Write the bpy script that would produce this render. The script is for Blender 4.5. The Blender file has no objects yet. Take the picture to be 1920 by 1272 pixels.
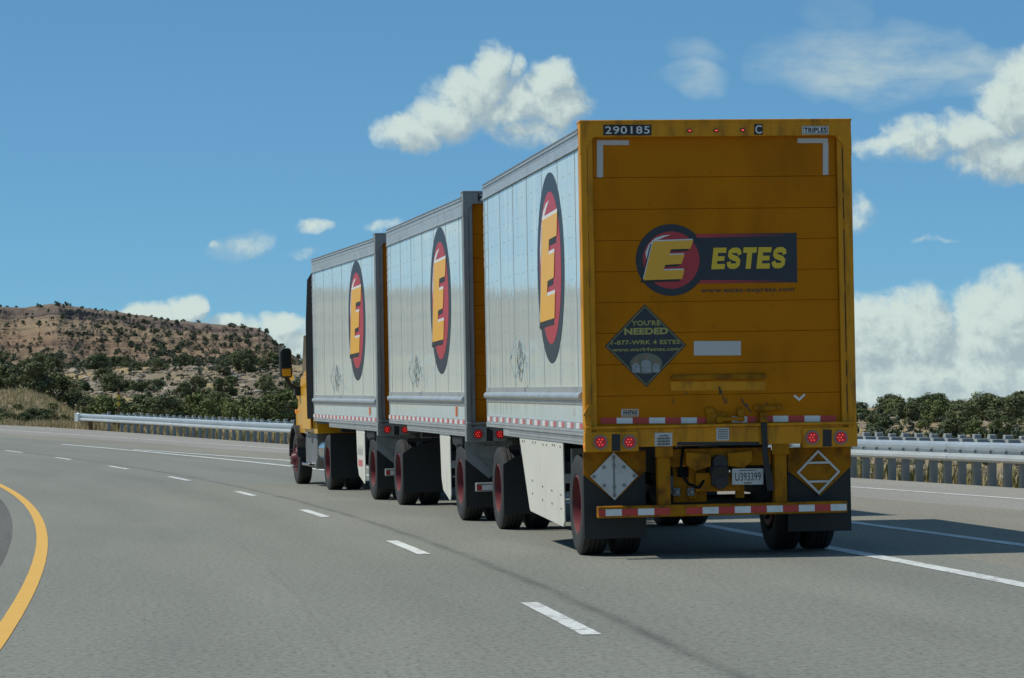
import bpy, bmesh, math, random
from mathutils import Vector, Matrix, noise
R = math.radians
random.seed(7)
scene = bpy.context.scene
COL = scene.collection

# ------------------------------------------------------------------ camera
cam_d = bpy.data.cameras.new('camera'); cam = bpy.data.objects.new('camera', cam_d); COL.objects.link(cam)
cam.location = (0, 0, 1.494)
cam.rotation_euler = (R(90) + math.atan((761.7 - 636) / 5600.0), 0, 0)
cam_d.sensor_width = 36.0; cam_d.lens = 105.0
cam_d.clip_start = 0.5; cam_d.clip_end = 20000
scene.camera = cam

# ------------------------------------------------------------------ sky, sun, exposure
SUN = Vector((-2.85, 0.10, 4.05)).normalized()
SUN_EL = math.asin(SUN.z); SUN_ROT = math.atan2(SUN.x, SUN.y)
sd = bpy.data.lights.new('sun', 'SUN'); sun = bpy.data.objects.new('sun', sd); COL.objects.link(sun)
sd.energy = 4.0; sd.angle = R(0.53); sd.color = (1.0, 0.965, 0.87)
sun.rotation_euler = SUN.to_track_quat('Z', 'Y').to_euler()
vs = scene.view_settings
vs.view_transform = 'Standard'; vs.look = 'None'; vs.gamma = 1.0; vs.exposure = 0.0; vs.use_curve_mapping = False

world = bpy.data.worlds.new('World'); scene.world = world; world.use_nodes = True
def build_world():
    nt = world.node_tree; nt.nodes.clear()
    # clouds are laid out in hundredths of 1/5600 rad of azimuth (u) and elevation (v)
    blobs = [  # u, v(elevation), ru, rv, weight
        (7.75, 5.15, .75, .42, 1.0), (8.3, 5.35, .7, .5, 1.0), (8.75, 5.75, .75, .55, 1.05), (9.25, 6.2, .42, .6, 1.05), (9.15, 5.45, .8, .45, .8),
        (9.72, 6.25, .2, .3, .7), (9.8, 5.7, .5, .5, .95), (10.35, 6.15, .5, .42, 1.05), (10.45, 5.65, .62, .5, 1.0), (9.85, 5.15, .7, .36, .75), (10.3, 5.1, .6, .3, .65),
        (18.9, 5.5, .75, .6, 1.1), (19.4, 5.9, .8, .8, 1.2), (18.2, 5.05, .8, .45, 1.0), (17.1, 4.95, .8, .42, .85), (16.4, 4.8, .5, .3, .75), (18.9, 4.6, 1.2, .5, 1.0), (19.9, 5.0, 1.2, .9, 1.1),
        (16.1, 1.25, .9, .85, 1.3), (17.1, 1.2, 1.1, .95, 1.3), (18.7, 1.35, 1.1, 1.1, 1.4), (19.9, 1.2, 1.2, .9, 1.3), (17.6, .2, 4.0, 1.3, 1.4), (14.6, 1.2, 1.2, .7, 1.2), (16.15, 3.6, .25, .42, .65), (21.4, 1.4, 1.2, .9, 1.2),
        (2.9, 1.65, .75, .34, 1.15), (3.5, 1.82, .38, .3, 1.15), (3.2, 1.3, 1.0, .3, 1.0), (4.4, 1.5, .7, .2, .85), (5.3, 1.55, .5, .26, 1.1), (5.6, 1.2, .8, .45, 1.0), (5.9, .8, 1.0, .5, .9),
        (5.87, 3.37, .36, .17, .75), (4.7, 2.97, .5, .22, .58), (4.0, 2.96, .15, .09, .55), (5.75, 2.8, .4, .12, .42), (7.25, 3.4, .4, .13, .6), (17.4, 3.12, .5, .07, .42),
    ]
    g = bpy.data.node_groups.new('cloud_field', 'ShaderNodeTree')
    g.interface.new_socket('P', in_out='INPUT', socket_type='NodeSocketVector')
    g.interface.new_socket('D', in_out='OUTPUT', socket_type='NodeSocketFloat')
    N = g.nodes; L = g.links
    gi = N.new('NodeGroupInput'); go = N.new('NodeGroupOutput')
    def m(op, a, b=None, c=None, clamp=False):
        n = N.new('ShaderNodeMath'); n.operation = op; n.use_clamp = clamp
        for i, v in enumerate((a, b, c)):
            if v is None: continue
            if isinstance(v, (int, float)): n.inputs[i].default_value = v
            else: L.new(v, n.inputs[i])
        return n.outputs[0]
    def v(op, a, b):
        n = N.new('ShaderNodeVectorMath'); n.operation = op
        for i, s in enumerate((a, b)):
            if isinstance(s, tuple): n.inputs[i].default_value = s
            else: L.new(s, n.inputs[i])
        return n.outputs['Value'] if op in ('LENGTH',) else n.outputs[0]
    def nz(P, scale, detail, rough, dist=0.0, dim='2D'):
        n = N.new('ShaderNodeTexNoise'); n.noise_dimensions = dim
        L.new(P, n.inputs['Vector']); n.inputs['Scale'].default_value = scale; n.inputs['Detail'].default_value = detail
        n.inputs['Roughness'].default_value = rough; n.inputs['Distortion'].default_value = dist
        return n
    P = gi.outputs[0]
    w1 = nz(P, 1.1, 3, .55)
    w = v('SUBTRACT', w1.outputs['Color'], (.5, .5, .5)); w = v('MULTIPLY', w, (.55, .42, 0))
    Pw = v('ADD', P, w)
    sw = N.new('ShaderNodeSeparateXYZ'); L.new(Pw, sw.inputs[0])
    def spread(o):
        n = N.new('ShaderNodeCombineXYZ')
        for i in range(3): L.new(o, n.inputs[i])
        return n.outputs[0]
    X, Y = spread(sw.outputs[0]), spread(sw.outputs[1])
    def vma(a, b, c):
        n = N.new('ShaderNodeVectorMath'); n.operation = 'MULTIPLY_ADD'
        for i, q in enumerate((a, b, c)):
            if isinstance(q, tuple): n.inputs[i].default_value = q
            else: L.new(q, n.inputs[i])
        return n.outputs[0]
    acc3 = None
    for i in range(0, len(blobs), 3):                  # three clouds per vector operation
        bl = (blobs[i:i + 3] * 3)[:3]
        dx = vma(X, tuple(1 / b[2] / 1.25 for b in bl), tuple(-b[0] / b[2] / 1.25 for b in bl))
        dy = vma(Y, tuple(1 / b[3] / 1.25 for b in bl), tuple(-b[1] / b[3] / 1.25 for b in bl))
        d2 = vma(dx, dx, v('MULTIPLY', dy, dy))
        k = vma(d2, tuple(-b[4] for b in bl), tuple(b[4] for b in bl))
        acc3 = k if acc3 is None else v('MAXIMUM', acc3, k)
    s3 = N.new('ShaderNodeSeparateXYZ'); L.new(acc3, s3.inputs[0])
    acc = m('MAXIMUM', m('MAXIMUM', s3.outputs[0], s3.outputs[1]), m('MAXIMUM', s3.outputs[2], 0.0))
    # the same weather elsewhere round the horizon
    other = nz(v('MULTIPLY', P, (.10, .22, 0)), 1.0, 4, .55)
    sx = N.new('ShaderNodeSeparateXYZ'); L.new(P, sx.inputs[0])
    outside = m('MULTIPLY', m('SUBTRACT', m('ABSOLUTE', m('SUBTRACT', sx.outputs[0], 9.6)), 11.5), .35, clamp=True)
    oth = m('MULTIPLY', m('MULTIPLY', m('SUBTRACT', other.outputs['Fac'], .54), 7.0, clamp=True), outside)
    acc = m('MAXIMUM', acc, oth)
    n2 = nz(Pw, 2.5, 7, .62, 0)
    det = m('MULTIPLY', m('SUBTRACT', n2.outputs['Fac'], .5), 1.0)
    D = m('ADD', acc, m('MULTIPLY', det, m('MINIMUM', m('MULTIPLY', acc, 2.6), 1.0)))
    L.new(D, go.inputs[0])

    N = nt.nodes; L = nt.links
    def grp(P):
        n = N.new('ShaderNodeGroup'); n.node_tree = g; L.new(P, n.inputs[0]); return n.outputs[0]
    tc = N.new('ShaderNodeTexCoord')
    s = N.new('ShaderNodeSeparateXYZ'); L.new(tc.outputs['Generated'], s.inputs[0])
    az = m('ARCTAN2', s.outputs[0], s.outputs[1]); el = m('ARCSINE', s.outputs[2])
    u = m('MULTIPLY_ADD', az, 56.0, 9.6); e = m('MULTIPLY', el, 56.0)
    cmb = N.new('ShaderNodeCombineXYZ'); L.new(u, cmb.inputs[0]); L.new(e, cmb.inputs[1])
    P = cmb.outputs[0]
    D = grp(P)
    D2 = grp(v('ADD', P, (-.22, .30, 0)))
    dens = N.new('ShaderNodeMapRange'); dens.interpolation_type = 'SMOOTHSTEP'
    L.new(D, dens.inputs['Value']); dens.inputs['From Min'].default_value = .13; dens.inputs['From Max'].default_value = .88
    lit = N.new('ShaderNodeMapRange'); lit.interpolation_type = 'SMOOTHSTEP'
    L.new(m('SUBTRACT', D, D2), lit.inputs['Value']); lit.inputs['From Min'].default_value = -.38; lit.inputs['From Max'].default_value = .46
    cc = N.new('ShaderNodeMix'); cc.data_type = 'RGBA'; L.new(lit.outputs[0], cc.inputs[0])
    cc.inputs[6].default_value = (3.7, 4.7, 5.0, 1); cc.inputs[7].default_value = (6.2, 7.3, 6.9, 1)
    sky = N.new('ShaderNodeTexSky'); sky.sky_type = 'NISHITA'; sky.sun_disc = False
    sky.sun_elevation = SUN_EL; sky.sun_rotation = SUN_ROT
    sky.altitude = 3000; sky.air_density = .8; sky.dust_density = .0; sky.ozone_density = 3.0
    tint = N.new('ShaderNodeMix'); tint.data_type = 'RGBA'; tint.blend_type = 'MULTIPLY'; tint.inputs[0].default_value = 1
    gm_ = N.new('ShaderNodeGamma'); gm_.inputs[1].default_value = .58; pre = N.new('ShaderNodeMix'); pre.data_type = 'RGBA'; pre.blend_type = 'MULTIPLY'; pre.inputs[0].default_value = 1; pre.inputs[7].default_value = (.62, .92, 1.05, 1)
    L.new(sky.outputs[0], pre.inputs[6]); L.new(pre.outputs[2], gm_.inputs[0]); L.new(gm_.outputs[0], tint.inputs[6]); tint.inputs[7].default_value = (1.08, 1.67, 2.0, 1)
    mx = N.new('ShaderNodeMix'); mx.data_type = 'RGBA'
    L.new(m('MULTIPLY', dens.outputs[0], .97), mx.inputs[0]); L.new(tint.outputs[2], mx.inputs[6]); L.new(cc.outputs[2], mx.inputs[7])
    # thin veils of high cloud
    wn = nz(v('MULTIPLY', P, (.8, 2.2, 0)), 1.0, 5, .6)
    wn2 = nz(P, .55, 3, .5)
    Pv = v('ADD', P, v('MULTIPLY', v('SUBTRACT', wn2.outputs['Color'], (.5, .5, .5)), (1.6, .9, 0)))
    acc = None
    for (bu, be, ru, rv, wt) in ((16.2, 6.35, 2.1, .85, 1.0), (15.6, 6.0, 1.0, .5, .9), (17.7, 6.3, 2.2, .38, .9), (15.6, 7.3, .9, .5, .3), (13.15, 6.1, .75, .42, .85), (13.1, 6.6, .9, .35, .5), (4.7, 2.95, .7, .3, .6), (19.0, 6.0, 1.6, .35, .6)):
        dd = v('MULTIPLY', v('SUBTRACT', Pv, (bu, be, 0)), (1 / ru, 1 / rv, 0))
        dp = N.new('ShaderNodeVectorMath'); dp.operation = 'DOT_PRODUCT'; L.new(dd, dp.inputs[0]); L.new(dd, dp.inputs[1])
        kk = m('MULTIPLY', m('SUBTRACT', 1.0, dp.outputs['Value'], clamp=True), wt)
        acc = kk if acc is None else m('MAXIMUM', acc, kk)
    veil = m('MULTIPLY', acc, m('MULTIPLY_ADD', wn.outputs['Fac'], 1.7, -.25, clamp=True), clamp=True)
    veil = m('MULTIPLY', veil, .95)
    tc2 = N.new('ShaderNodeMix'); tc2.data_type = 'RGBA'; L.new(veil, tc2.inputs[0]); L.new(tint.outputs[2], tc2.inputs[6]); tc2.inputs[7].default_value = (4.6, 5.9, 6.2, 1)
    L.new(tc2.outputs[2], mx.inputs[6])
    bg = N.new('ShaderNodeBackground'); bg.inputs['Strength'].default_value = .1
    L.new(mx.outputs[2], bg.inputs['Color'])
    out = N.new('ShaderNodeOutputWorld'); L.new(bg.outputs[0], out.inputs[0])
build_world()
world.cycles.sampling_method = 'MANUAL'; world.cycles.sample_map_resolution = 256

scene.cycles.max_bounces = 5; scene.cycles.diffuse_bounces = 2; scene.cycles.glossy_bounces = 3; scene.cycles.transmission_bounces = 4
scene.cycles.use_denoising = True

# ------------------------------------------------------------------ mesh helpers
class MB:
    """collects shapes; build() links them as one mesh object"""
    def __init__(s): s.v = []; s.f = []; s.uv = None
    def add(s, vs, fs):
        b = len(s.v); s.v += [tuple(p) for p in vs]; s.f += [tuple(i + b for i in f) for f in fs]; return s
    def box(s, x0, x1, y0, y1, z0, z1):
        return s.add([(x0, y0, z0), (x1, y0, z0), (x1, y1, z0), (x0, y1, z0), (x0, y0, z1), (x1, y0, z1), (x1, y1, z1), (x0, y1, z1)],
                     [(3, 2, 1, 0), (4, 5, 6, 7), (0, 1, 5, 4), (1, 2, 6, 5), (2, 3, 7, 6), (3, 0, 4, 7)])
    def prism(s, poly, axis, a0, a1):
        """extrude a 2-D polygon along an axis: 'x' -> (y,z), 'y' -> (x,z), 'z' -> (x,y)"""
        n = len(poly)
        def p(q, a):
            return {'x': (a, q[0], q[1]), 'y': (q[0], a, q[1]), 'z': (q[0], q[1], a)}[axis]
        vs = [p(q, a0) for q in poly] + [p(q, a1) for q in poly]
        fs = [tuple(range(n))[::-1], tuple(range(n, 2 * n))] + [(i, (i + 1) % n, (i + 1) % n + n, i + n) for i in range(n)]
        return s.add(vs, fs)
    def cyl(s, p0, p1, r0, r1=None, n=12, caps=True):
        r1 = r0 if r1 is None else r1
        p0 = Vector(p0); p1 = Vector(p1); d = (p1 - p0).normalized()
        a = d.orthogonal().normalized(); b = d.cross(a)
        vs = [p0 + (a * math.cos(t) + b * math.sin(t)) * r0 for t in [2 * math.pi * i / n for i in range(n)]]
        vs += [p1 + (a * math.cos(t) + b * math.sin(t)) * r1 for t in [2 * math.pi * i / n for i in range(n)]]
        fs = [(i, (i + 1) % n, (i + 1) % n + n, i + n) for i in range(n)]
        if caps: fs += [tuple(range(n))[::-1], tuple(range(n, 2 * n))]
        return s.add(vs, fs)
    def tube(s, pts, r, n=8):
        for a, b in zip(pts, pts[1:]): s.cyl(a, b, r, n=n)
        return s
    def lathe_x(s, prof, c, n=32, closed=False):
        """prof: (x, radius) pairs turned round the X axis through c"""
        vs = []; fs = []; m = len(prof)
        for i in range(n):
            t = 2 * math.pi * i / n
            for (x, r) in prof: vs.append((c[0] + x, c[1] + r * math.cos(t), c[2] + r * math.sin(t)))
        for i in range(n):
            j = (i + 1) % n
            for k in range(m - 1 if not closed else m):
                q = (k + 1) % m
                fs.append((i * m + k, j * m + k, j * m + q, i * m + q))
        return s.add(vs, fs)
    def mesh(s, name, mat, bevel=0, smooth=False):
        me = bpy.data.meshes.new(name); me.from_pydata(s.v, [], s.f)
        bm = bmesh.new(); bm.from_mesh(me)
        bmesh.ops.recalc_face_normals(bm, faces=bm.faces)
        if bevel:
            ed = [e for e in bm.edges if len(e.link_faces) == 2 and e.calc_face_angle(0) > .6]
            bmesh.ops.bevel(bm, geom=ed, offset=bevel, segments=1, affect='EDGES', clamp_overlap=True)
        bm.to_mesh(me); bm.free()
        if smooth:
            me.polygons.foreach_set('use_smooth', [True] * len(me.polygons))
            try: me.set_sharp_from_angle(angle=R(40))
            except Exception: pass
        me.materials.append(mat); return me
    def build(s, name, mat, parent=None, bevel=0, smooth=False):
        return link(name, s.mesh(name, mat, bevel, smooth), parent)
def link(name, me, parent=None):
    o = bpy.data.objects.new(name, me); COL.objects.link(o); o.parent = parent; return o
def tag(o, label=None, cat=None, group=None, kind=None):
    if label: o['label'] = label
    if cat: o['category'] = cat
    if group: o['group'] = group
    if kind: o['kind'] = kind
    return o
def empty(name, loc=(0, 0, 0), rot=(0, 0, 0)):
    o = bpy.data.objects.new(name, None); COL.objects.link(o); o.location = loc; o.rotation_euler = rot; o.empty_display_size = .2; return o
def part(name, mat, parent, fn, bevel=0, smooth=False):
    m = MB(); fn(m); return m.build(name, mat, parent, bevel, smooth)
def B(name, mat, parent, x0, x1, y0, y1, z0, z1, bevel=0):
    return MB().box(x0, x1, y0, y1, z0, z1).build(name, mat, parent, bevel)
def interp(tab, x):
    if x <= tab[0][0]: return tab[0][1]
    for (a, b), (c, d) in zip(tab, tab[1:]):
        if x <= c: return b + (d - b) * (x - a) / (c - a)
    return tab[-1][1]
def sstep(a, b, x):
    t = min(1, max(0, (x - a) / (b - a))); return t * t * (3 - 2 * t)
def fbm(x, y, z=0, oct=4):
    s = 0; a = .5
    for i in range(oct):
        s += a * noise.noise(Vector((x, y, z))); x *= 2.03; y *= 2.03; z *= 2.03; a *= .5
    return s

# ------------------------------------------------------------------ materials
def newmat(name):
    m = bpy.data.materials.new(name); m.use_nodes = True
    nt = m.node_tree; b = nt.nodes['Principled BSDF']; return m, nt, b
def rgba(c): return (c[0], c[1], c[2], 1)
def nnoise(nt, vec, scale, detail=4, rough=.55):
    n = nt.nodes.new('ShaderNodeTexNoise'); n.inputs['Scale'].default_value = scale; n.inputs['Detail'].default_value = detail; n.inputs['Roughness'].default_value = rough
    if vec is not None: nt.links.new(vec, n.inputs['Vector'])
    return n.outputs['Fac']
def nramp(nt, fac, stops):
    r = nt.nodes.new('ShaderNodeValToRGB'); e = r.color_ramp.elements
    while len(e) < len(stops): e.new(.5)
    for q, (p, c) in zip(e, stops): q.position = p; q.color = rgba(c) if not isinstance(c, (int, float)) else (c, c, c, 1)
    nt.links.new(fac, r.inputs[0]); return r.outputs[0]
def nmix(nt, fac, a, b, mode='MIX'):
    n = nt.nodes.new('ShaderNodeMix'); n.data_type = 'RGBA'; n.blend_type = mode
    for i, q in ((0, fac), (6, a), (7, b)):
        if isinstance(q, (int, float)): n.inputs[i].default_value = q if i == 0 else (q, q, q, 1)
        elif isinstance(q, tuple): n.inputs[i].default_value = rgba(q)
        else: nt.links.new(q, n.inputs[i])
    return n.outputs[2]
def nmath(nt, op, a, b=0.0, clamp=False):
    n = nt.nodes.new('ShaderNodeMath'); n.operation = op; n.use_clamp = clamp
    for i, q in enumerate((a, b)):
        if isinstance(q, (int, float)): n.inputs[i].default_value = q
        else: nt.links.new(q, n.inputs[i])
    return n.outputs[0]
def nbump(nt, b, h, strength=.3, dist=.01):
    n = nt.nodes.new('ShaderNodeBump'); n.inputs['Strength'].default_value = strength; n.inputs['Distance'].default_value = dist
    nt.links.new(h, n.inputs['Height']); nt.links.new(n.outputs[0], b.inputs['Normal'])
def ncoord(nt, kind='Object', scale=(1, 1, 1)):
    t = nt.nodes.new('ShaderNodeTexCoord'); m = nt.nodes.new('ShaderNodeMapping'); m.inputs['Scale'].default_value = scale
    nt.links.new(t.outputs[kind], m.inputs[0]); return m.outputs[0]
def pmat(name, col, rough=.5, metal=0.0, var=.12, scale=3.0, bump=0.0, bscale=40.0, grime=0.0, gcol=(.03, .028, .022), gscale=(1.5, 1.5, 1.5), emit=None, spec=None):
    m, nt, b = newmat(name)
    oc = ncoord(nt)
    f = nnoise(nt, oc, scale, 5)
    c = nmix(nt, f, tuple(k * (1 - var) for k in col), tuple(min(1, k * (1 + var)) for k in col))
    if grime:
        g = nnoise(nt, ncoord(nt, 'Object', gscale), 1.0, 7, .62)
        gf = nramp(nt, g, [(.48, 0.0), (.80, 1.0)])
        c = nmix(nt, nmath(nt, 'MULTIPLY', gf, grime), c, gcol)
    nt.links.new(c, b.inputs['Base Color'])
    b.inputs['Roughness'].default_value = rough; b.inputs['Metallic'].default_value = metal
    if spec is not None: b.inputs['Specular IOR Level'].default_value = spec
    if bump: nbump(nt, b, nnoise(nt, oc, bscale, 3), bump, .004)
    if emit: b.inputs['Emission Color'].default_value = rgba(emit[0]); b.inputs['Emission Strength'].default_value = emit[1]
    return m

M = {}
M['yellow'] = pmat('yellow_paint', (.465, .158, .002), .55, grime=.6, gcol=(.17, .055, .004), gscale=(1.6, 1.6, .7), var=.14, scale=2.4, spec=.1)
M['yellow_frame'] = pmat('yellow_frame_paint', (.60, .255, .006), .45, grime=.8, gcol=(.07, .035, .012), gscale=(9, 9, 2.2), var=.12, spec=.25)
M['yellow_dirty'] = pmat('yellow_chassis_paint', (.36, .145, .005), .6, spec=.12, grime=1.0, gcol=(.022, .017, .012), gscale=(6, 6, 5), var=.15)
M['cab_yellow'] = pmat('cab_yellow_paint', (.72, .37, .015), .18, grime=.3, gcol=(.2, .1, .02), gscale=(2, 2, 2), var=.06)
M['galv'] = pmat('galvanised_frame', (.27, .30, .305), .55, .25, grime=.8, gcol=(.09, .10, .10), gscale=(7, 7, 1.6), bump=.2, bscale=30)
M['alu'] = pmat('aluminium_rail', (.50, .53, .54), .38, .55, grime=.4, gcol=(.18, .18, .17), gscale=(6, 2, 6), bump=.05)
M['alu_dark'] = pmat('dull_aluminium', (.22, .23, .23), .5, .5, grime=.4, gcol=(.08, .08, .08), gscale=(6, 3, 6))
M['steel_rail'] = pmat('guardrail_steel', (.60, .65, .67), .34, .55, var=.14, grime=.35, gcol=(.2, .2, .19), gscale=(.7, .7, 5))
M['post'] = pmat('guardrail_post_grey', (.285, .32, .33), .75, 0, var=.25, scale=4, grime=.45, gcol=(.16, .175, .175), gscale=(8, 8, 2.5), bump=.4, bscale=25)
M['wood'] = pmat('brown_wood_post', (.16, .09, .045), .85, 0, var=.35, scale=6)
M['rubber'] = pmat('tyre_rubber', (.021, .022, .022), .72, 0, var=.3, scale=6, bump=.2, bscale=30, grime=.5, gcol=(.055, .052, .048), gscale=(4, 4, 4))
M['flap'] = pmat('black_rubber_flap', (.012, .014, .014), .6, 0, var=.3, grime=.5, gcol=(.03, .03, .028), gscale=(3, 3, 1.2))
M['black'] = pmat('black_paint', (.014, .015, .016), .5, 0, var=.2)
M['chassis'] = pmat('dark_chassis', (.022, .022, .022), .65, 0, var=.4, grime=.4, gcol=(.06, .05, .04))
M['rim_red'] = pmat('red_wheel_paint', (.15, .022, .028), .5, 0, var=.15, grime=.5, gcol=(.21, .11, .10), gscale=(3, 3, 3))
M['skirt'] = pmat('cream_skirt_panel', (.62, .61, .54), .45, 0, var=.05, grime=.5, gcol=(.38, .36, .30), gscale=(2, 2, .7))
M['white'] = pmat('white_print', (.66, .68, .68), .45, 0, var=.05, grime=.35, gcol=(.3, .3, .28), gscale=(5, 5, 5))
M['tape_white'] = pmat('white_reflective_tape', (.70, .72, .72), .35, 0, var=.12, grime=.5, gcol=(.3, .28, .25), gscale=(7, 7, 7))
M['tape_red'] = pmat('red_reflective_tape', (.50, .035, .03), .35, 0, var=.15, grime=.5, gcol=(.1, .03, .02), gscale=(7, 7, 7))
M['tape_pink'] = pmat('faded_red_tape', (.55, .13, .14), .35, 0, var=.15)
M['grey_tape'] = pmat('grey_reflective_strip', (.50, .50, .49), .4, 0, var=.08)
M['navy'] = pmat('navy_print', (.016, .024, .036), .4, 0, var=.15)
M['red'] = pmat('red_print', (.42, .028, .04), .4, 0, var=.12, scale=5)
M['print_yellow'] = pmat('yellow_print', (.68, .46, .02), .4, 0, var=.06)
M['logo_yellow'] = pmat('golden_print', (.78, .40, .025), .35, 0, var=.06)
M['dull_yellow'] = pmat('dull_yellow_print', (.36, .33, .09), .5, 0, var=.06)
M['dark_text'] = pmat('dark_brown_print', (.06, .04, .02), .5, 0, var=.1)
M['black_text'] = pmat('black_print', (.015, .016, .018), .5, 0, var=.1)
M['chrome'] = pmat('chrome', (.6, .62, .63), .16, 1.0, var=.04)
M['plate_metal'] = pmat('placard_metal', (.55, .56, .55), .42, .35, var=.1, grime=.6, gcol=(.25, .24, .22), gscale=(6, 6, 6))
M['glass'] = pmat('dark_glass', (.02, .03, .035), .06, 0, var=.1)
M['mirror'] = pmat('mirror_glass', (.5, .55, .58), .04, 1.0, var=.02)
M['light_red'] = pmat('red_lens', (.5, .02, .02), .25, 0, var=.1, emit=((1, .02, .02), .05))
M['led'] = pmat('lit_red_led', (.8, .05, .05), .3, 0, var=.05, emit=((1, .07, .06), .9))
M['amber'] = pmat('amber_lens', (.75, .2, .02), .3, 0, var=.1, emit=((1, .3, .03), .25))
M['orange'] = pmat('orange_marker', (.75, .16, .03), .4, 0, var=.1)
M['print_skin'] = pmat('printed_faces', (.25, .16, .11), .5, 0, var=.3, scale=30)
M['print_shirt'] = pmat('printed_shirts', (.26, .28, .30), .5, 0, var=.5, scale=25)
M['print_back'] = pmat('printed_yard', (.14, .15, .11), .5, 0, var=.6, scale=12)

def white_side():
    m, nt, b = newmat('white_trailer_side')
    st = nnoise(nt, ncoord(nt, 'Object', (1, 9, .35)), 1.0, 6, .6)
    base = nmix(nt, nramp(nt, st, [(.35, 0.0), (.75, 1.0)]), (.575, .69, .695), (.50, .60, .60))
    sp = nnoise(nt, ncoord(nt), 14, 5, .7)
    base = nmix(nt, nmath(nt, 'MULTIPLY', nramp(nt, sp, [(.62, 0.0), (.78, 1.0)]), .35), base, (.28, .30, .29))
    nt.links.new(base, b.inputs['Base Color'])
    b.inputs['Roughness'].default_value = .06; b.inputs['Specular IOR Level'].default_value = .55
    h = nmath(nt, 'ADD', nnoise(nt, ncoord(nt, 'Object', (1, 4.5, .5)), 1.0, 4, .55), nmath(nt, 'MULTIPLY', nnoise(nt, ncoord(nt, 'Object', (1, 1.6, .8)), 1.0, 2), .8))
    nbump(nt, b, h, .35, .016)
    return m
M['side'] = white_side()
M['rim_dark'] = pmat('maroon_wheel_paint', (.13, .02, .03), .4, 0, var=.2, grime=.5, gcol=(.05, .04, .04), gscale=(5, 5, 5))
M['matt_black'] = pmat('matt_black_plastic', (.007, .008, .009), .9, 0, var=.2, spec=.1)
M['seam'] = pmat('dark_panel_seam', (.33, .37, .37), .5, .2, var=.15)
def fade_red():
    m, nt, b = newmat('red_fading_print')
    s = nt.nodes.new('ShaderNodeSeparateXYZ'); t = nt.nodes.new('ShaderNodeTexCoord'); nt.links.new(t.outputs['Generated'], s.inputs[0])
    nt.links.new(nramp(nt, s.outputs[0], [(.1, (.42, .028, .04)), (.95, (.018, .022, .034))]), b.inputs['Base Color']); b.inputs['Roughness'].default_value = .4
    return m
M['fade_red'] = fade_red()

def asphalt(name, c0, c1, seams=(), wear=0.0, rough_grain=1.0):
    m, nt, b = newmat(name)
    t = nt.nodes.new('ShaderNodeTexCoord'); uv = t.outputs['UV']           # u: metres across, v: metres along
    s = nt.nodes.new('ShaderNodeSeparateXYZ'); nt.links.new(uv, s.inputs[0])
    big = nnoise(nt, ncoord(nt, 'UV', (.5, .06, 1)), 1.0, 5, .6)
    c = nmix(nt, nramp(nt, big, [(.3, 0.0), (.7, 1.0)]), c0, c1)
    grain = nnoise(nt, ncoord(nt, 'UV', (1, .45, 1)), 26.0, 4, .8)
    grain2 = nnoise(nt, ncoord(nt, 'UV', (1, .6, 1)), 16.0, 3, .7)
    c = nmix(nt, 1.0, c, nramp(nt, grain, [(.34, 1 - .5 * rough_grain), (.46, .93), (.66, 1.12)]), 'MULTIPLY')
    c = nmix(nt, 1.0, c, nramp(nt, grain2, [(.3, .84), (.7, 1.06)]), 'MULTIPLY')
    wob = nmath(nt, 'MULTIPLY', nmath(nt, 'SUBTRACT', nnoise(nt, ncoord(nt, 'UV', (.01, .35, 1)), 1.0, 5, .7), .5), .16)
    br = nnoise(nt, ncoord(nt, 'UV', (.01, .5, 1)), 1.0, 4, .6)
    for (off, w, dark) in seams:
        d = nmath(nt, 'ABSOLUTE', nmath(nt, 'SUBTRACT', nmath(nt, 'ADD', s.outputs[0], wob), off))
        k = nmath(nt, 'SUBTRACT', 1.0, nmath(nt, 'DIVIDE', d, w), True)
        k = nmath(nt, 'MULTIPLY', k, nramp(nt, br, [(.3, .25), (.6, 1.0)]))
        c = nmix(nt, nmath(nt, 'MULTIPLY', k, dark), c, (.03, .03, .03))
    nt.links.new(c, b.inputs['Base Color']); b.inputs['Roughness'].default_value = .85; b.inputs['Specular IOR Level'].default_value = .25
    nbump(nt, b, grain, .35 * rough_grain, .006)
    return m
M['asphalt'] = asphalt('weathered_asphalt', (.186, .192, .166), (.240, .243, .209), [(2.62, .09, .5), (2.75, .40, .06), (.6, .025, .14), (4.35, .5, .10), (5.9, .4, .10), (-.2, .6, .06), (1.5, .5, .08)])
M['asphalt_warm'] = asphalt('brownish_asphalt', (.215, .205, .168), (.275, .262, .215), [(8.6, .02, .3)])
M['asphalt_pale'] = asphalt('pale_shoulder_asphalt', (.26, .25, .225), (.32, .305, .275), [(10.9, .06, .2)], rough_grain=1.2)
M['millings'] = asphalt('coarse_dark_shoulder', (.10, .098, .09), (.16, .155, .145), (), rough_grain=2.0)
def paint(name, col, wearc, k=.5):
    m, nt, b = newmat(name)
    oc = ncoord(nt)
    g_ = nt.nodes.new('ShaderNodeNewGeometry'); oc = g_.outputs['Position']; n = nnoise(nt, oc, 11, 9, .75); n2 = nnoise(nt, oc, 1.1, 3)
    f = nmath(nt, 'MULTIPLY', nramp(nt, n, [(.47, 0.0), (.58, 1.0)]), nramp(nt, n2, [(.36, .12), (.60, k)]))
    c = nmix(nt, f, col, wearc)
    c = nmix(nt, 1.0, c, nramp(nt, nnoise(nt, oc, 60, 2), [(.3, .85), (.7, 1.0)]), 'MULTIPLY')
    nt.links.new(c, b.inputs['Base Color']); b.inputs['Roughness'].default_value = .7
    return m
M['paint_white'] = paint('white_road_paint', (.66, .68, .66), (.22, .22, .21), .8)
M['paint_yellow'] = paint('yellow_road_paint', (.70, .40, .07), (.45, .28, .08), .3)

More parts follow.
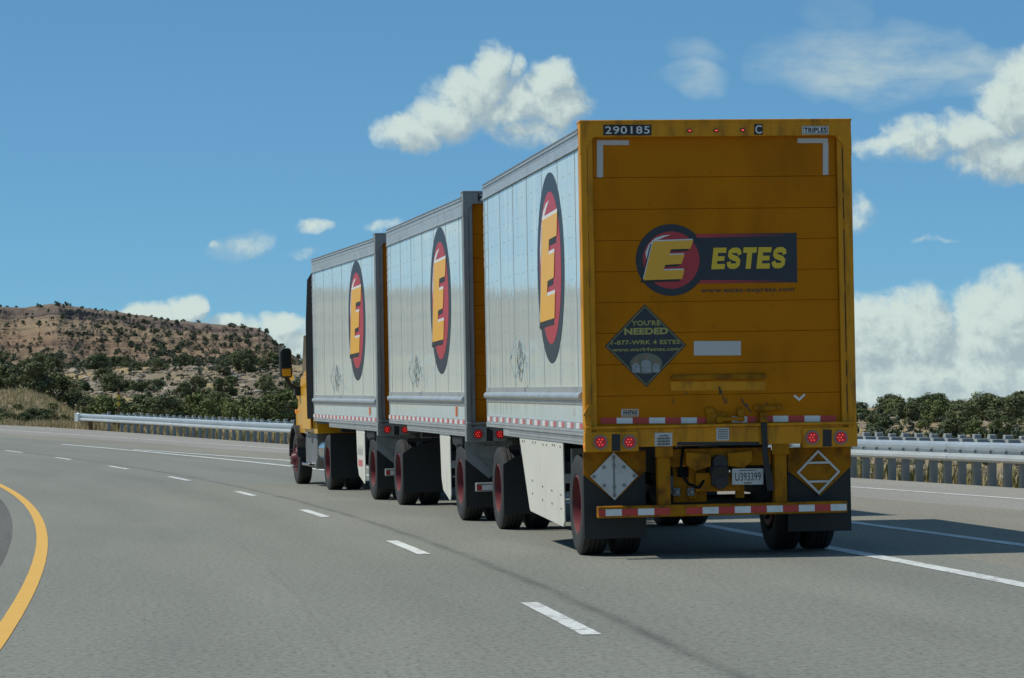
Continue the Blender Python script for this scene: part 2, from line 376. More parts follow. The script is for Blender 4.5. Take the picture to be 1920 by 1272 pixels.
# ------------------------------------------------------------------ the curve of the road
CX, CY, RC = -395.06, -26.69, math.hypot(395.06, 26.69)
A0 = math.atan2(26.69, 395.06)
BANK = .0175
def gz(s):
    s = max(s, 0.0)
    f = lambda q: -.4117e-4 * q * q + .3955e-6 * q ** 3
    if s > 140: return f(140) + (s - 140) * .007
    return f(s)
def road_pt(off, s, lift=0.0):
    a = A0 + s / RC; r = RC + off
    return Vector((CX + r * math.cos(a), CY + r * math.sin(a), BANK * off + gz(s) + lift))
def to_road(x, y):
    a = math.atan2(y - CY, x - CX) - A0
    return math.hypot(x - CX, y - CY) - RC, a * RC
def road_z(x, y):
    o, s = to_road(x, y); return BANK * o + gz(s)
OUTER = [(-80, 14.2), (20, 13.3), (41, 12.25), (47, 11.85), (70, 10.9), (92, 10.3), (106, 10.35), (121, 10.15), (137, 9.9), (260, 9.9)]
GUARD = [(-80, 15.6), (20, 14.6), (46, 13.75), (51, 13.4), (70, 12.6), (99, 11.9), (112, 12.25), (125, 12.75), (134, 12.8), (260, 12.8)]
def smooth_tab(tab, s, w=6):
    return sum(interp(tab, s + k) for k in (-w, -w / 2, 0, w / 2, w)) / 5
def strip(name, lo, hi, s0, s1, ds, lift, mat, nu=1, parent=None, kind=None):
    f_lo = lo if callable(lo) else (lambda s: lo); f_hi = hi if callable(hi) else (lambda s: hi)
    n = max(1, int(round((s1 - s0) / ds))); vs = []; uv = []; fs = []
    for i in range(n + 1):
        s = s0 + (s1 - s0) * i / n
        for j in range(nu + 1):
            o = f_lo(s) + (f_hi(s) - f_lo(s)) * j / nu
            vs.append(road_pt(o, s, lift)); uv.append((o, s))
    for i in range(n):
        for j in range(nu):
            a = i * (nu + 1) + j; fs.append((a, a + 1, a + nu + 2, a + nu + 1))
    me = bpy.data.meshes.new(name); me.from_pydata(vs, [], fs); me.materials.append(mat)
    ul = me.uv_layers.new(name='UVMap')
    for p in me.polygons:
        for li in p.loop_indices: ul.data[li].uv = uv[me.loops[li].vertex_index]
    o = link(name, me, parent)
    if kind: o['kind'] = kind
    return o
edge_far = lambda s: smooth_tab(GUARD, s) + .15
road = strip('road', -1.9, 6.9, -60, 260, 2, 0, M['asphalt'], 4, kind='structure')
ramp = strip('merging_lane', 6.9, lambda s: smooth_tab(OUTER, s) - 1.55, -60, 260, 2, 0, M['asphalt_warm'], 2, kind='structure')
should = strip('paved_shoulder', lambda s: smooth_tab(OUTER, s) - 1.55, edge_far, -60, 260, 2, 0, M['asphalt_pale'], 2, kind='structure')
inner = strip('inner_shoulder', -4.6, -1.9, -60, 260, 2, -.004, M['millings'], 2, kind='structure')
# painted lines
strip('yellow_edge_line', -1.61, -1.48, -60, 260, 2, .004, M['paint_yellow'], 1, road)
for k, (s0, s1) in enumerate([(-5.2, -2.2), (7, 9.9), (19.0, 22.2), (29.7, 32.8), (40.2, 43.1), (50.2, 53.0), (61.0, 64.6), (72.4, 76.2), (84.8, 88.2), (96.0, 99.8), (108, 111.5), (120, 123.5)]):
    c = lambda s: 2.26 + max(0, s - 75) * .013
    jl = lambda s, q: .009 * fbm(s * 9, q + k, 0, 3)
    strip('lane_dash', lambda s: c(s) - .065 + jl(s, 1.3), lambda s: c(s) + .065 + jl(s, 7.7), s0, s1, .05, .004, M['paint_white'], 1, road)
strip('white_lane_line', lambda s: 6.24 - max(0, s - 40) * .0045 - .09, lambda s: 6.24 - max(0, s - 40) * .0045 + .09, -60, 108, 2, .004, M['paint_white'], 1, road)
gore = lambda s: interp([(-60, 8.6), (28, 8.1), (35, 7.98), (60, 7.6), (78, 7.18), (82, 6.96), (101, 6.12), (104, 6.05)], s)
strip('white_gore_line', lambda s: gore(s) - .085, lambda s: gore(s) + .085, -60, 97, 2, .004, M['paint_white'], 1, ramp)
strip('white_edge_line', lambda s: smooth_tab(OUTER, s) - .06, lambda s: smooth_tab(OUTER, s) + .06, -60, 260, 2, .004, M['paint_white'], 1, should)

# ------------------------------------------------------------------ terrain
def U_of(x, y): return math.atan2(x, y) * 5600 + 960
def left_profile(d, U):
    z = interp([(0, .2), (140, .35), (190, .55), (225, 1.0), (245, 2.2), (275, 3.9), (300, 5.0), (340, 5.5), (420, 6.8), (600, 8), (2000, 9), (9000, 9)], d)
    mound = 1.75 * sstep(190, 40, U) * sstep(138, 185, d) * sstep(260, 205, d)
    return z + mound
def right_profile(d, U):
    return interp([(0, .1), (60, .15), (110, .2), (200, 1.0), (260, 1.25), (500, 1.2), (2000, -4), (9000, -10)], d)
def ledge(x, y):
    h = fbm(x * .03, y * .03, 3.1, 4) * 3.2 + fbm(x * .12, y * .12, 8.2, 3) * 1.0
    q = math.floor(h / .55) * .55
    fr = (h - q) / .55
    return q + .55 * sstep(.7, 1.0, fr)
def terrain(x, y):
    d = math.hypot(x, y); U = U_of(x, y)
    wl = sstep(1150, 620, U) if y > 0 else sstep(0, -60, x)
    z = left_profile(d, U) * wl + right_profile(d, U) * (1 - wl)
    z += .25 * fbm(x * .05, y * .05) * sstep(60, 160, d)
    rk = sstep(222, 245, d) * sstep(330, 300, d) * wl
    z += rk * ledge(x, y) * .8
    rr = sstep(90, 150, d) * (1 - wl) * sstep(330, 240, d)
    z += rr * (ledge(x, y) * .18)
    o, s = to_road(x, y)
    if -70 < s < 300:
        e = edge_far(s)
        fall = max(0, o - e) if o > e else max(0, -4.6 - o)
        zr = BANK * max(-4.6, min(e, o)) + gz(s) - .03 - (.35 * sstep(0, 1.0, fall) if o < 0 else .05 * fall)
        k = sstep(26, 0.0, fall) if fall > 0 else 1
        if o > e: k = sstep(17, 0.5, fall)
        k *= sstep(300, 262, s)
        z = z * (1 - k) + zr * k
        if o > e: z += .10 * sstep(.4, 2.5, fall) * (fbm(x * .5, y * .5, 5, 3) + .1)
    return z
def ground_sheet():
    az = []
    a = -180.0
    while a < 180:
        az.append(a)
        if -11 < a < 11: a += .09
        elif -30 < a < 30: a += .5
        else: a += 4
    ds = [0.0]; d = 4.0
    while d < 9000:
        ds.append(d)
        if d < 40: d += 4
        elif d < 130: d += 1.1
        elif d < 330: d += 1.3
        elif d < 440: d += 6
        else: d *= 1.25
    vs = []; fs = []; n = len(az)
    for d in ds[1:]:
        for t in az:
            x = d * math.sin(R(t)); y = d * math.cos(R(t)); vs.append((x, y, terrain(x, y)))
    for i in range(len(ds) - 2):
        for j in range(n):
            k = (j + 1) % n; fs.append((i * n + j, i * n + k, (i + 1) * n + k, (i + 1) * n + j))
    c = len(vs); vs.append((0, 0, -.05))
    for j in range(n): fs.append((c, (j + 1) % n, j))
    me = bpy.data.meshes.new('ground'); me.from_pydata(vs, [], fs)
    return me
def ground_mat():
    m, nt, b = newmat('dry_ground')
    g = nt.nodes.new('ShaderNodeNewGeometry'); pos = g.outputs['Position']
    n1 = nnoise(nt, pos, .06, 6, .6); n2 = nnoise(nt, pos, .9, 6, .65); n3 = nnoise(nt, pos, 5, 5, .7)
    dirt = nmix(nt, n3, (.15, .125, .085), (.32, .27, .195))
    grass = nmix(nt, n2, (.26, .20, .105), (.38, .30, .165))
    c = nmix(nt, nramp(nt, n1, [(.42, 0.0), (.56, 1.0)]), dirt, grass)
    s = nt.nodes.new('ShaderNodeSeparateXYZ'); nt.links.new(g.outputs['True Normal'], s.inputs[0])
    rock = nmix(nt, nramp(nt, n2, [(.3, 0.0), (.7, 1.0)]), (.20, .165, .125), (.36, .31, .24))
    c = nmix(nt, nramp(nt, s.outputs[2], [(.80, 1.0), (.93, 0.0)]), c, rock)
    nt.links.new(c, b.inputs['Base Color']); b.inputs['Roughness'].default_value = .95; b.inputs['Specular IOR Level'].default_value = .1
    nbump(nt, b, nmath(nt, 'ADD', n2, n3), .6, .12)
    return m
M['ground'] = ground_mat()
gm = ground_sheet(); gm.materials.append(M['ground']); tag(link('ground', gm), kind='structure')

# the mesa
CREST = [(-2600, 660), (-1800, 590), (-1200, 565), (-700, 556), (-300, 563), (0, 571), (60, 572), (150, 577), (220, 581), (330, 598), (430, 606), (485, 613), (505, 626), (520, 643), (545, 663), (580, 689), (640, 712), (750, 735), (900, 752), (1100, 764), (1300, 775)]
def crest_z(U): 
    y = interp(CREST, U) + 2.0 * fbm(U * .03, 1.7, 0, 3)
    return 1.49 + (761.7 - y) / 10.0
def mesa_z(U, d):
    zc = crest_z(U); z0 = 6.0 if U < 480 else 6.0 - 6 * sstep(560, 1200, U)
    gul = fbm(U * .006, d * .006, 4.4, 2) * 46 + 5 * math.sin(U * .031)
    spur = 22 * math.exp(-((U - 105) / 42) ** 2)
    t = (d - 415 - gul * .7 + spur) / 145.0
    if d > 640: t = 1 + (d - 640) / 1000
    f = interp([(-.3, -.05), (0, 0), (.2, .10), (.45, .30), (.62, .50), (.66, .525), (.672, .565), (.80, .73), (.84, .755), (.852, .80), (.87, .815), (.88, .875), (1.0, .955), (1.2, 1.0), (3, 1.02)], t)
    H = zc - z0
    rough = fbm(U * .05, d * .05, 2, 4) * (.9 if f < .9 else .25)
    steps = (math.floor(f * 22 + fbm(U * .02, d * .02, 9, 3) * 1.5) / 22 - f) * .30 if .2 < f < .9 else 0
    return z0 + H * (f + steps) + rough * min(1, max(0, H / 8)), f
def mesa():
    Us = []; u = -2600
    while u < 1300:
        Us.append(u); u += 3.2 if -60 < u < 720 else 14
    ds = []; d = 380
    while d < 1500:
        ds.append(d); d += 1.25 if d < 590 else (6 if d < 680 else 80)
    vs = []; at = []; fs = []; n = len(Us)
    for d in ds:
        for u in Us:
            a = (u - 960) / 5600.0; z, f = mesa_z(u, d)
            if d > 1400: z = -5
            vs.append((d * math.sin(a), d * math.cos(a), z)); at.append(f)
    for i in range(len(ds) - 1):
        for j in range(n - 1): fs.append((i * n + j, i * n + j + 1, (i + 1) * n + j + 1, (i + 1) * n + j))
    me = bpy.data.meshes.new('mesa_hill'); me.from_pydata(vs, [], fs)
    A = me.attributes.new('strata', 'FLOAT', 'POINT'); A.data.foreach_set('value', at)
    m, nt, b = newmat('mesa_rock')
    g = nt.nodes.new('ShaderNodeNewGeometry'); pos = g.outputs['Position']
    an = nt.nodes.new('ShaderNodeAttribute'); an.attribute_name = 'strata'
    n1 = nnoise(nt, pos, .035, 6, .62); n2 = nnoise(nt, pos, .35, 6, .7); n3 = nnoise(nt, pos, 2.2, 4, .75)
    mp = nt.nodes.new('ShaderNodeMapping'); mp.inputs['Scale'].default_value = (.012, .012, .85); nt.links.new(pos, mp.inputs[0]); n4 = nnoise(nt, mp.outputs[0], 1.0, 5, .65)
    fr = nmath(nt, 'ADD', an.outputs['Fac'], nmath(nt, 'MULTIPLY', nmath(nt, 'SUBTRACT', n1, .5), .10))
    c = nramp(nt, fr, [(0, (.26, .20, .135)), (.25, (.32, .225, .14)), (.42, (.35, .235, .14)), (.55, (.34, .24, .145)), (.60, (.36, .27, .165)), (.72, (.33, .245, .155)), (.775, (.24, .185, .135)), (.80, (.15, .115, .10)), (.87, (.17, .13, .11)), (.90, (.27, .21, .155)), (1.0, (.31, .25, .18))])
    c = nmix(nt, .22, c, (.27, .25, .235))  # greys the tan and paints distance haze into the rock colour
    c = nmix(nt, .85, c, nramp(nt, n2, [(.3, .70), (.7, 1.12)]), 'MULTIPLY')
    c = nmix(nt, .8, c, nramp(nt, n3, [(.3, .66), (.7, 1.12)]), 'MULTIPLY')
    c = nmix(nt, .9, c, nramp(nt, n4, [(.38, (.48, .45, .47)), (.47, (.95, .93, .91)), (.56, (1.1, 1.04, .97)), (.64, (.72, .68, .66))]), 'MULTIPLY')
    nt.links.new(c, b.inputs['Base Color']); b.inputs['Roughness'].default_value = .95; b.inputs['Specular IOR Level'].default_value = .1
    nbump(nt, b, nmath(nt, 'ADD', n2, n3), .8, .6)
    me.materials.append(m); tag(link('mesa_hill', me), kind='structure')
mesa()

# ------------------------------------------------------------------ flat print on the trailers
class Face:
    """a drawing plane: (u right, v up) seen from outside"""
    def __init__(s, kind, a, y0=0.0): s.kind = kind; s.a = a; s.y0 = y0
    def p(s, u, v, out):
        if s.kind == 'rear': return (u, s.a - out, v)
        return (s.a - out, s.y0 - u, v)
def decal(name, mat, parent, face, polys, out=.003, t=.002):
    m = MB()
    for poly in polys:
        n = len(poly)
        vs = [face.p(u, v, out) for u, v in poly] + [face.p(u, v, out - t) for u, v in poly]
        m.add(vs, [tuple(range(n))] + [(i, (i + 1) % n, (i + 1) % n + n, i + n) for i in range(n)])
    return m.build(name, mat, parent)
def rect(u0, u1, v0, v1): return [(u0, v0), (u1, v0), (u1, v1), (u0, v1)]
def disc(u, v, r, n=48, ry=None):
    return [(u + r * math.cos(2 * math.pi * i / n), v + (ry or r) * math.sin(2 * math.pi * i / n)) for i in range(n)]
def lettering(name, s, mat, parent, face, u0, u1, v0, v1, out=.006, bold=0.0, shear=0.0, space=1.0):
    cu = bpy.data.curves.new('lettering', 'FONT'); cu.body = s; cu.offset = bold; cu.shear = shear; cu.space_character = space; cu.resolution_u = 4
    ob = bpy.data.objects.new('lettering', cu); COL.objects.link(ob)
    bpy.context.view_layer.update()
    me = bpy.data.meshes.new_from_object(ob.evaluated_get(bpy.context.evaluated_depsgraph_get()))
    bpy.data.objects.remove(ob); bpy.data.curves.remove(cu)
    xs = [v.co.x for v in me.vertices]; ys = [v.co.y for v in me.vertices]
    ax, bx, ay, by = min(xs), max(xs), min(ys), max(ys)
    for v in me.vertices:
        u = u0 + (v.co.x - ax) / (bx - ax) * (u1 - u0); w = v0 + (v.co.y - ay) / (by - ay) * (v1 - v0)
        v.co = face.p(u, w, out)
    me.name = name; me.materials.clear(); me.materials.append(mat); me.update()
    return link(name, me, parent)

def heavy_word(name, word, mat, parent, face, u0, u1, v0, v1, out, slant=.22):
    Spath = [(.88, .66), (.84, .80), (.70, .865), (.5, .875), (.30, .86), (.16, .78), (.15, .66), (.26, .57), (.5, .515), (.72, .46), (.85, .36), (.84, .23), (.70, .145), (.5, .125), (.28, .14), (.15, .21), (.12, .34)]
    def stroke(path, w):
        L_, R_ = [], []
        for i, p in enumerate(path):
            a = Vector(path[max(0, i - 1)]); b = Vector(path[min(len(path) - 1, i + 1)]); t = (b - a).normalized(); n = Vector((-t.y, t.x)) * w / 2
            L_.append((p[0] + n.x * 1.15, p[1] + n.y)); R_.append((p[0] - n.x * 1.15, p[1] - n.y))
        return [[L_[i], L_[i + 1], R_[i + 1], R_[i]] for i in range(len(path) - 1)]
    shapes = {'E': [rect(0, .38, 0, 1), rect(.38, .98, .76, 1), rect(.38, .90, .385, .60), rect(.38, .98, 0, .24)],
              'T': [rect(0, 1, .75, 1), rect(.31, .69, 0, .75)], 'S': stroke(Spath, .25)}
    n = len(word); adv = 1.12; tot = adv * n - .12 + slant * .9; polys = []
    for i, ch in enumerate(word):
        for poly in shapes[ch]:
            polys.append([(u0 + (i * adv + x + slant * .9 * y) / tot * (u1 - u0), v0 + y * (v1 - v0)) for x, y in poly])
    return decal(name, mat, parent, face, polys, out)

def emblem(parent, face, u, v, r):
    """round emblem: dark ring, red disc, slanted golden E with bright edges"""
    lg = decal('logo', M['navy'], parent, face, [disc(u, v, r, 64)], .004)
    decal('red_disc', M['red'], lg, face, [disc(u, v - .0 * r, r * .80, 56)], .006)
    k = r / 68.0                                   # drawing units: 68 to the ring's radius
    def q(pts): return [(u + (x - 1260) * k, v - (y - 487) * k) for x, y in pts]
    def c(pts): return q([(1060 + x / 3.31, 200 + y / 3.31) for x, y in pts])
    glint = [c([(505, 960), (498, 900), (520, 850), (560, 812), (610, 795), (665, 790), (620, 805), (580, 822), (552, 845), (530, 880), (520, 920)])]
    decal('glint', M['white'], lg, face, glint, .008)
    E1 = [(548, 832), (805, 826), (785, 880), (660, 883), (648, 918), (747, 916), (727, 975), (622, 980), (610, 1015), (745, 1012), (728, 1070), (482, 1075)]
    sh = [(x - 18, y + 15) for x, y in E1]
    decal('letter_shadow', M['black_text'], lg, face, [c(sh)], .0085)
    decal('letter_edge', M['white'], lg, face, [c([(x - 4, y - 8) for x, y in E1])], .010)
    decal('letter', M['logo_yellow'], lg, face, [c(E1)], .012)
    return lg

# ------------------------------------------------------------------ wheels
def tyre_mesh():
    m = MB(); r = .49; w = .13
    prof = [(-w * .78, .285), (-w * .96, .30), (-w, .36), (-w * 1.02, .41), (-w * .97, .455), (-w * .86, .482), (-w * .62, r)]
    for gx in (-.045, 0.0, .045):                    # tread grooves
        prof += [(gx - .008, r), (gx - .006, r - .014), (gx + .006, r - .014), (gx + .008, r)]
    prof += [(w * .62, r), (w * .86, .482), (w * .97, .455), (w * 1.02, .41), (w, .36), (w * .96, .30), (w * .78, .285)]
    m.lathe_x(prof, (0, 0, 0), 44)
    return m.mesh('tyre', M['rubber'], smooth=True)
def rim_mesh(front, mat):
    """disc wheel seen from -X: deep dish for an outer dual, domed hub for a steer wheel"""
    m = MB(); w = .13
    if front:
        prof = [(-w * .9, .290), (-w * .95, .272), (-w * .55, .262), (-w * .60, .235), (-w * 1.0, .20), (-w * 1.05, .14), (-w * 1.35, .11), (-w * 1.6, .085), (-w * 1.65, .0)]
    else:
        prof = [(-w * .9, .290), (-w * .95, .272), (-w * .3, .262), (w * 1.05, .252), (w * 1.1, .20), (w * 1.0, .16), (w * .7, .135), (w * .1, .115), (w * .05, .085), (-w * .1, .08), (-w * .12, 0)]
    m.lathe_x(prof, (0, 0, 0), 36)
    xb = -w * 1.02 if front else w * 1.08
    for i in range(10):
        t = 2 * math.pi * i / 10; yy = .172 * math.cos(t) if front else .215 * math.cos(t); zz = .172 * math.sin(t) if front else .215 * math.sin(t)
        m.cyl((xb, yy, zz), (xb - (.09 if front else .04), yy, zz), .014 if not front else .013, .008 if front else .012, n=6)
    return m.mesh('rim', mat, smooth=True)
TYRE = tyre_mesh(); RIM = rim_mesh(False, M['rim_red']); RIM_F = rim_mesh(True, M['rim_dark'])
def wheel(parent, x, y, side, front=False, z=.487):
    t = link('tyre', TYRE, parent); t.location = (x, y, z)
    r = link('rim', RIM_F if front else RIM, t)
    if side > 0: t.rotation_euler = (0, 0, math.pi)
    return t
def duals(parent, y, xo=1.12):
    for sd in (-1, 1):
        wheel(parent, sd * xo, y, sd); wheel(parent, sd * (xo - .33), y, sd)
    part('axle', M['chassis'], parent, lambda m: (m.cyl((-.95, y, .49), (.95, y, .49), .065, n=14), m.cyl((-.98, y, .49), (-.62, y, .49), .19, n=18), m.cyl((.98, y, .49), (.62, y, .49), .19, n=18)), smooth=True)

# ------------------------------------------------------------------ trailers
W = 1.30; LEN = 7.85; ROOF = 4.07
def rear_panel(x, y):                                # measured on the tail: drawing units -> metres (X, Z)
    xl = 1085.7 + (y - 226.6) * .02045
    k = .0078 + .0086 * (y - 226.6) / 621.0
    return ((x - xl) / 512.3 * 2.62 - 1.31, 4.15 - (y - 226.6 + k * (x - xl)) / 198.5)
def rq(x0, y0, x1, y1):
    a = rear_panel(x0, y0); b = rear_panel(x1, y0); c = rear_panel(x1, y1); d = rear_panel(x0, y1)
    return [d, c, b, a]

def diamond_frame(name, parent, face, u, v, h, w, mat, bars=True, out=.012, solid=False):
    m = MB()
    def ring(o, i):
        P = [(u, v + o), (u + o, v), (u, v - o), (u - o, v)]; Q = [(u, v + i), (u + i, v), (u, v - i), (u - i, v)]
        for a in range(4):
            b = (a + 1) % 4; poly = [P[a], P[b], Q[b], Q[a]]
            vs = [face.p(*q, out) for q in poly] + [face.p(*q, out - .01) for q in poly]
            m.add(vs, [(0, 1, 2, 3), (7, 6, 5, 4)] + [(k, (k + 1) % 4, (k + 1) % 4 + 4, k + 4) for k in range(4)])
    ring(h, h - w)
    if bars:
        for dv in (-h * .42, h * .42):
            q = rect(u - h * .56, u + h * .56, v + dv - w * .35, v + dv + w * .35)
            m.add([face.p(*k, out - .001) for k in q] + [face.p(*k, out - .009) for k in q], [(0, 1, 2, 3), (7, 6, 5, 4)] + [(k, (k + 1) % 4, (k + 1) % 4 + 4, k + 4) for k in range(4)])
    return m.build(name, mat, parent)

def tail_light(parent, face, u, v, out, r=.062):
    def ring(rr, o0, o1, n=20):
        m = MB(); c = disc(u, v, rr, n)
        m.add([face.p(*q, o0) for q in c] + [face.p(*q, o1) for q in c], [tuple(range(n, 2 * n))] + [(i, (i + 1) % n, (i + 1) % n + n, i + n) for i in range(n)]); return m
    b = ring(r, out, out + .012).build('tail_light', M['alu_dark'], parent)
    ring(r * .80, out + .010, out + .018).build('lens', M['light_red'], b)
    m = MB()
    for i in range(6):
        a = 2 * math.pi * i / 6; uu, vv = (u + r * .42 * math.cos(a), v + r * .42 * math.sin(a)) if i else (u, v)
        m.v, m.f = m.v, m.f
        c = disc(uu, vv, r * .095, 8); m.add([face.p(*q, out + .020) for q in c], [tuple(range(8))])
    m.build('diode', M['led'], b)
    return b

def make_trailer(name, label, loc, yaw, variant):
    """variant 0: last trailer, yellow tail; 1, 2: galvanised tail frames"""
    T = empty(name, loc, (.005, -.0185, yaw)); tag(T, label, 'trailer', 'trailers coupled behind the tractor')
    FR = M['yellow_frame'] if variant == 0 else M['galv']
    side = Face('side', -W, 0.0)                      # u = -y on the near side
    rail_h = .16 if variant == 0 else .225
    # box body: floor, roof, nose
    B('floor', M['chassis'], T, -W + .03, W - .03, .06, LEN - .02, 1.13, 1.22)
    part('roof', M['alu'], T, lambda m: m.prism([(-W + .01, ROOF - .03), (W - .01, ROOF - .03), (W - .01, ROOF - .005), (W - .2, ROOF + .012), (0, ROOF + .02), (-W + .2, ROOF + .012), (-W + .01, ROOF - .005)], 'y', .1, LEN - .01))
    B('nose_panel', M['yellow'] if variant < 3 else M['side'], T, -W + .05, W - .05, LEN - .04, LEN, 1.15, ROOF - .03)
    # sides: panel after panel, seams between them
    seams = [.14, .42]
    step = (LEN - .10 - .42 - .28) / 6.0
    for i in range(1, 7): seams.append(.42 + step * i)
    seams.append(LEN - .06)
    for sx in (-1, 1):
        for a, b in zip(seams, seams[1:]):
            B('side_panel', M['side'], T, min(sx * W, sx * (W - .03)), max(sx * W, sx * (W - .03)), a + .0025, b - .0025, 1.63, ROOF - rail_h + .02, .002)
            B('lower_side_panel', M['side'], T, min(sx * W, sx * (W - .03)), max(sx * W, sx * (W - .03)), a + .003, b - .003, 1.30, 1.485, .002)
        o = sx * (W + .012)
        part('top_rail', M['alu'], T, lambda m: (m.box(min(o, sx * (W - .05)), max(o, sx * (W - .05)), .1, LEN - .005, ROOF - rail_h, ROOF - .004),
             m.box(min(o + sx * .012, o), max(o + sx * .012, o), .1, LEN - .005, ROOF - .035, ROOF - .012), m.box(min(o + sx * .008, o), max(o + sx * .008, o), .1, LEN - .005, ROOF - rail_h - .012, ROOF - rail_h + .012)), .003)
        part('roof_edge', M['alu_dark'], T, lambda m: m.box(min(o + sx * .004, sx * (W - .08)), max(o + sx * .004, sx * (W - .08)), .1, LEN, ROOF - .003, ROOF + .014))
        # half-round rub rail between two flanges
        arc = [(sx * (W + .004 + .042 * math.cos(t)), 1.545 + .042 * math.sin(t)) for t in [math.pi * (-.5 + i / 8) for i in range(9)]]
        part('rub_rail', M['alu'], T, lambda m: (m.prism([(sx * (W - .02), 1.503)] + arc + [(sx * (W - .02), 1.587)], 'y', .15, LEN - .03),
             m.box(min(sx * (W - .02), o), max(sx * (W - .02), o), .12, LEN - .02, 1.587, 1.64), m.box(min(sx * (W - .02), o), max(sx * (W - .02), o), .12, LEN - .02, 1.475, 1.503)))
        part('bottom_rail', M['alu'], T, lambda m: (m.box(min(sx * (W - .05), sx * (W + .016)), max(sx * (W - .05), sx * (W + .016)), .06, LEN - .02, 1.17, 1.222),
             m.box(min(sx * (W - .05), sx * (W + .008)), max(sx * (W - .05), sx * (W + .008)), .06, LEN - .02, 1.222, 1.305)), .003)
        part('lower_rail', M['alu'], T, lambda m: m.box(min(sx * (W - .04), sx * (W + .004)), max(sx * (W - .04), sx * (W + .004)), .05, LEN * (.74 if variant else .80), 1.085, 1.168), .003)
        for q in seams[1:-1]:
            B('panel_seam', M['seam'], T, min(sx * (W - .02), sx * (W + .002)), max(sx * (W - .02), sx * (W + .002)), q - .016, q + .016, 1.64, ROOF - rail_h)
    # rivets and rail perforations: real but tiny
    m = MB()
    def rv(y, z, out, r=.006):
        m.add([(-W - out, y - r, z), (-W - out, y, z - r), (-W - out, y + r, z), (-W - out, y, z + r), (-W - out - .004, y, z)], [(0, 1, 4), (1, 2, 4), (2, 3, 4), (3, 0, 4)])
    for s in seams[:-1] + [LEN - .09]:
        z = 1.70
        while z < ROOF - rail_h - .05: rv(s + .018, z, 0.001, .011); z += .085
    z = 1.86; row = 0
    while z < ROOF - rail_h - .05:
        for a, b in zip(seams[1:], seams[2:]):
            for q in (.28, .36, .64, .72): rv(a + (b - a) * q, z, 0.0, .012)
        z += .205
    m.build('rivets', M['seam'], T)['kind'] = 'stuff'
    m = MB()
    y = .12
    while y < LEN - .1:
        rv(y, 1.205, .016, .008)
        if y < LEN * .74: rv(y, 1.145, .004, .009); rv(y + .03, 1.11, .004, .009)
        rv(y, ROOF - rail_h * .4, .013, .006)
        y += .075
    m.build('rail_holes', M['black'], T)['kind'] = 'stuff'
    # reflective tape along the bottom rail
    y = .16; k = 0
    wt = MB().box(-.0015, .0015, -.115, .115, -.028, .028).mesh('reflective_strip', M['tape_white'])
    rt = MB().box(-.0015, .0015, -.085, .085, -.026, .026).mesh('reflective_strip', M['tape_pink'])
    pitch = .60 if variant == 0 else .46
    while y < LEN - .15:
        o = link('reflective_strip', rt, T); o.location = (-W - .0095, y + .09, 1.264)
        o = link('reflective_strip', wt, T); o.location = (-W - .0095, y + .09 + .19, 1.264); 
        y += pitch
    # emblem and placard holders on the near side
    emblem(T, Face('side', -W, 2.18), 0, 2.85, .97)
    fl = Face('side', -W, 4.62)
    diamond_frame('placard_frame', T, fl, 0, 1.93, .23, .036, M['chrome'], True, .02)
    m = MB(); cy = 4.30; ang = R(38)
    for a in range(4):
        P = [(0, .235), (.235, 0), (0, -.235), (-.235, 0)]; b = (a + 1) % 4
        def pt(q, i): 
            return (-W - .012 - (q[0] + .235) * math.sin(ang) * .6 - .006 * i, cy - q[0] * math.cos(ang), 1.93 + q[1])
        q = [P[a], P[b], tuple(k * .84 for k in P[b]), tuple(k * .84 for k in P[a])]
        m.add([pt(k, 0) for k in q] + [pt(k, 1) for k in q], [(0, 1, 2, 3), (7, 6, 5, 4)] + [(k, (k + 1) % 4, (k + 1) % 4 + 4, k + 4) for k in range(4)])
    m.build('open_placard_holder', M['chrome'], T)
    decal('certificate_sticker', M['grey_tape'], T, side, [rect(-LEN + .22, -LEN + .34, 1.72, 1.80)], .002)
    if variant:
        decal('side_marker', M['orange'], T, side, [rect(-.92, -.82, 1.335, 1.455)], .012, .012)
    else:
        decal('inspection_sticker', M['grey_tape'], T, side, [rect(-.84, -.70, 1.36, 1.43)], .002)
        B('side_lamp', M['amber'], T, -W - .02, -W + .03, .01, .07, 1.06, 1.10, .005)
        part('post_step', M['yellow_frame'], T, lambda m: m.prism([(-W - .035, 1.36), (-W + .06, 1.36), (-W + .06, 1.47), (-W + .02, 1.47)], 'y', -.055, -.006))
    # front corner: vertical trim with a row of reflective marks
    for sx in (-1, 1):
        B('corner_trim', M['alu'], T, min(sx * (W - .06), sx * (W + .006)), max(sx * (W - .06), sx * (W + .006)), LEN - .058, LEN + .006, 1.2, ROOF - .01, .004)
    part('corner_tape', M['tape_white'], T, lambda m: [m.box(-W - .009, -W - .0065, LEN - .05, LEN - .01, ROOF - .38 - i * .1, ROOF - .31 - i * .1) for i in range(7)])
    # ------------------------------------------------------------ tail frame
    for sx in (-1, 1):
        xa, xb = (-1.31, -1.19) if sx < 0 else (1.175, 1.31)
        part('rear_post', FR, T, lambda m: (m.box(xa, xb, 0, .14, 1.03, 4.0), m.box(xa + (.0 if sx < 0 else .055), xb - (.055 if sx < 0 else 0), -.018, 0, 1.2, 3.98)), .006)
        decal('post_groove', M['black_text'], T, Face('rear', 0), [rect(xa + (.062 if sx < 0 else .045), xa + (.070 if sx < 0 else .053), z0, z1) for z0, z1 in ((1.35, 1.62), (1.7, 1.85), (1.93, 2.5), (2.56, 3.1), (3.2, 3.4), (3.45, 3.88))], .0015, .001)
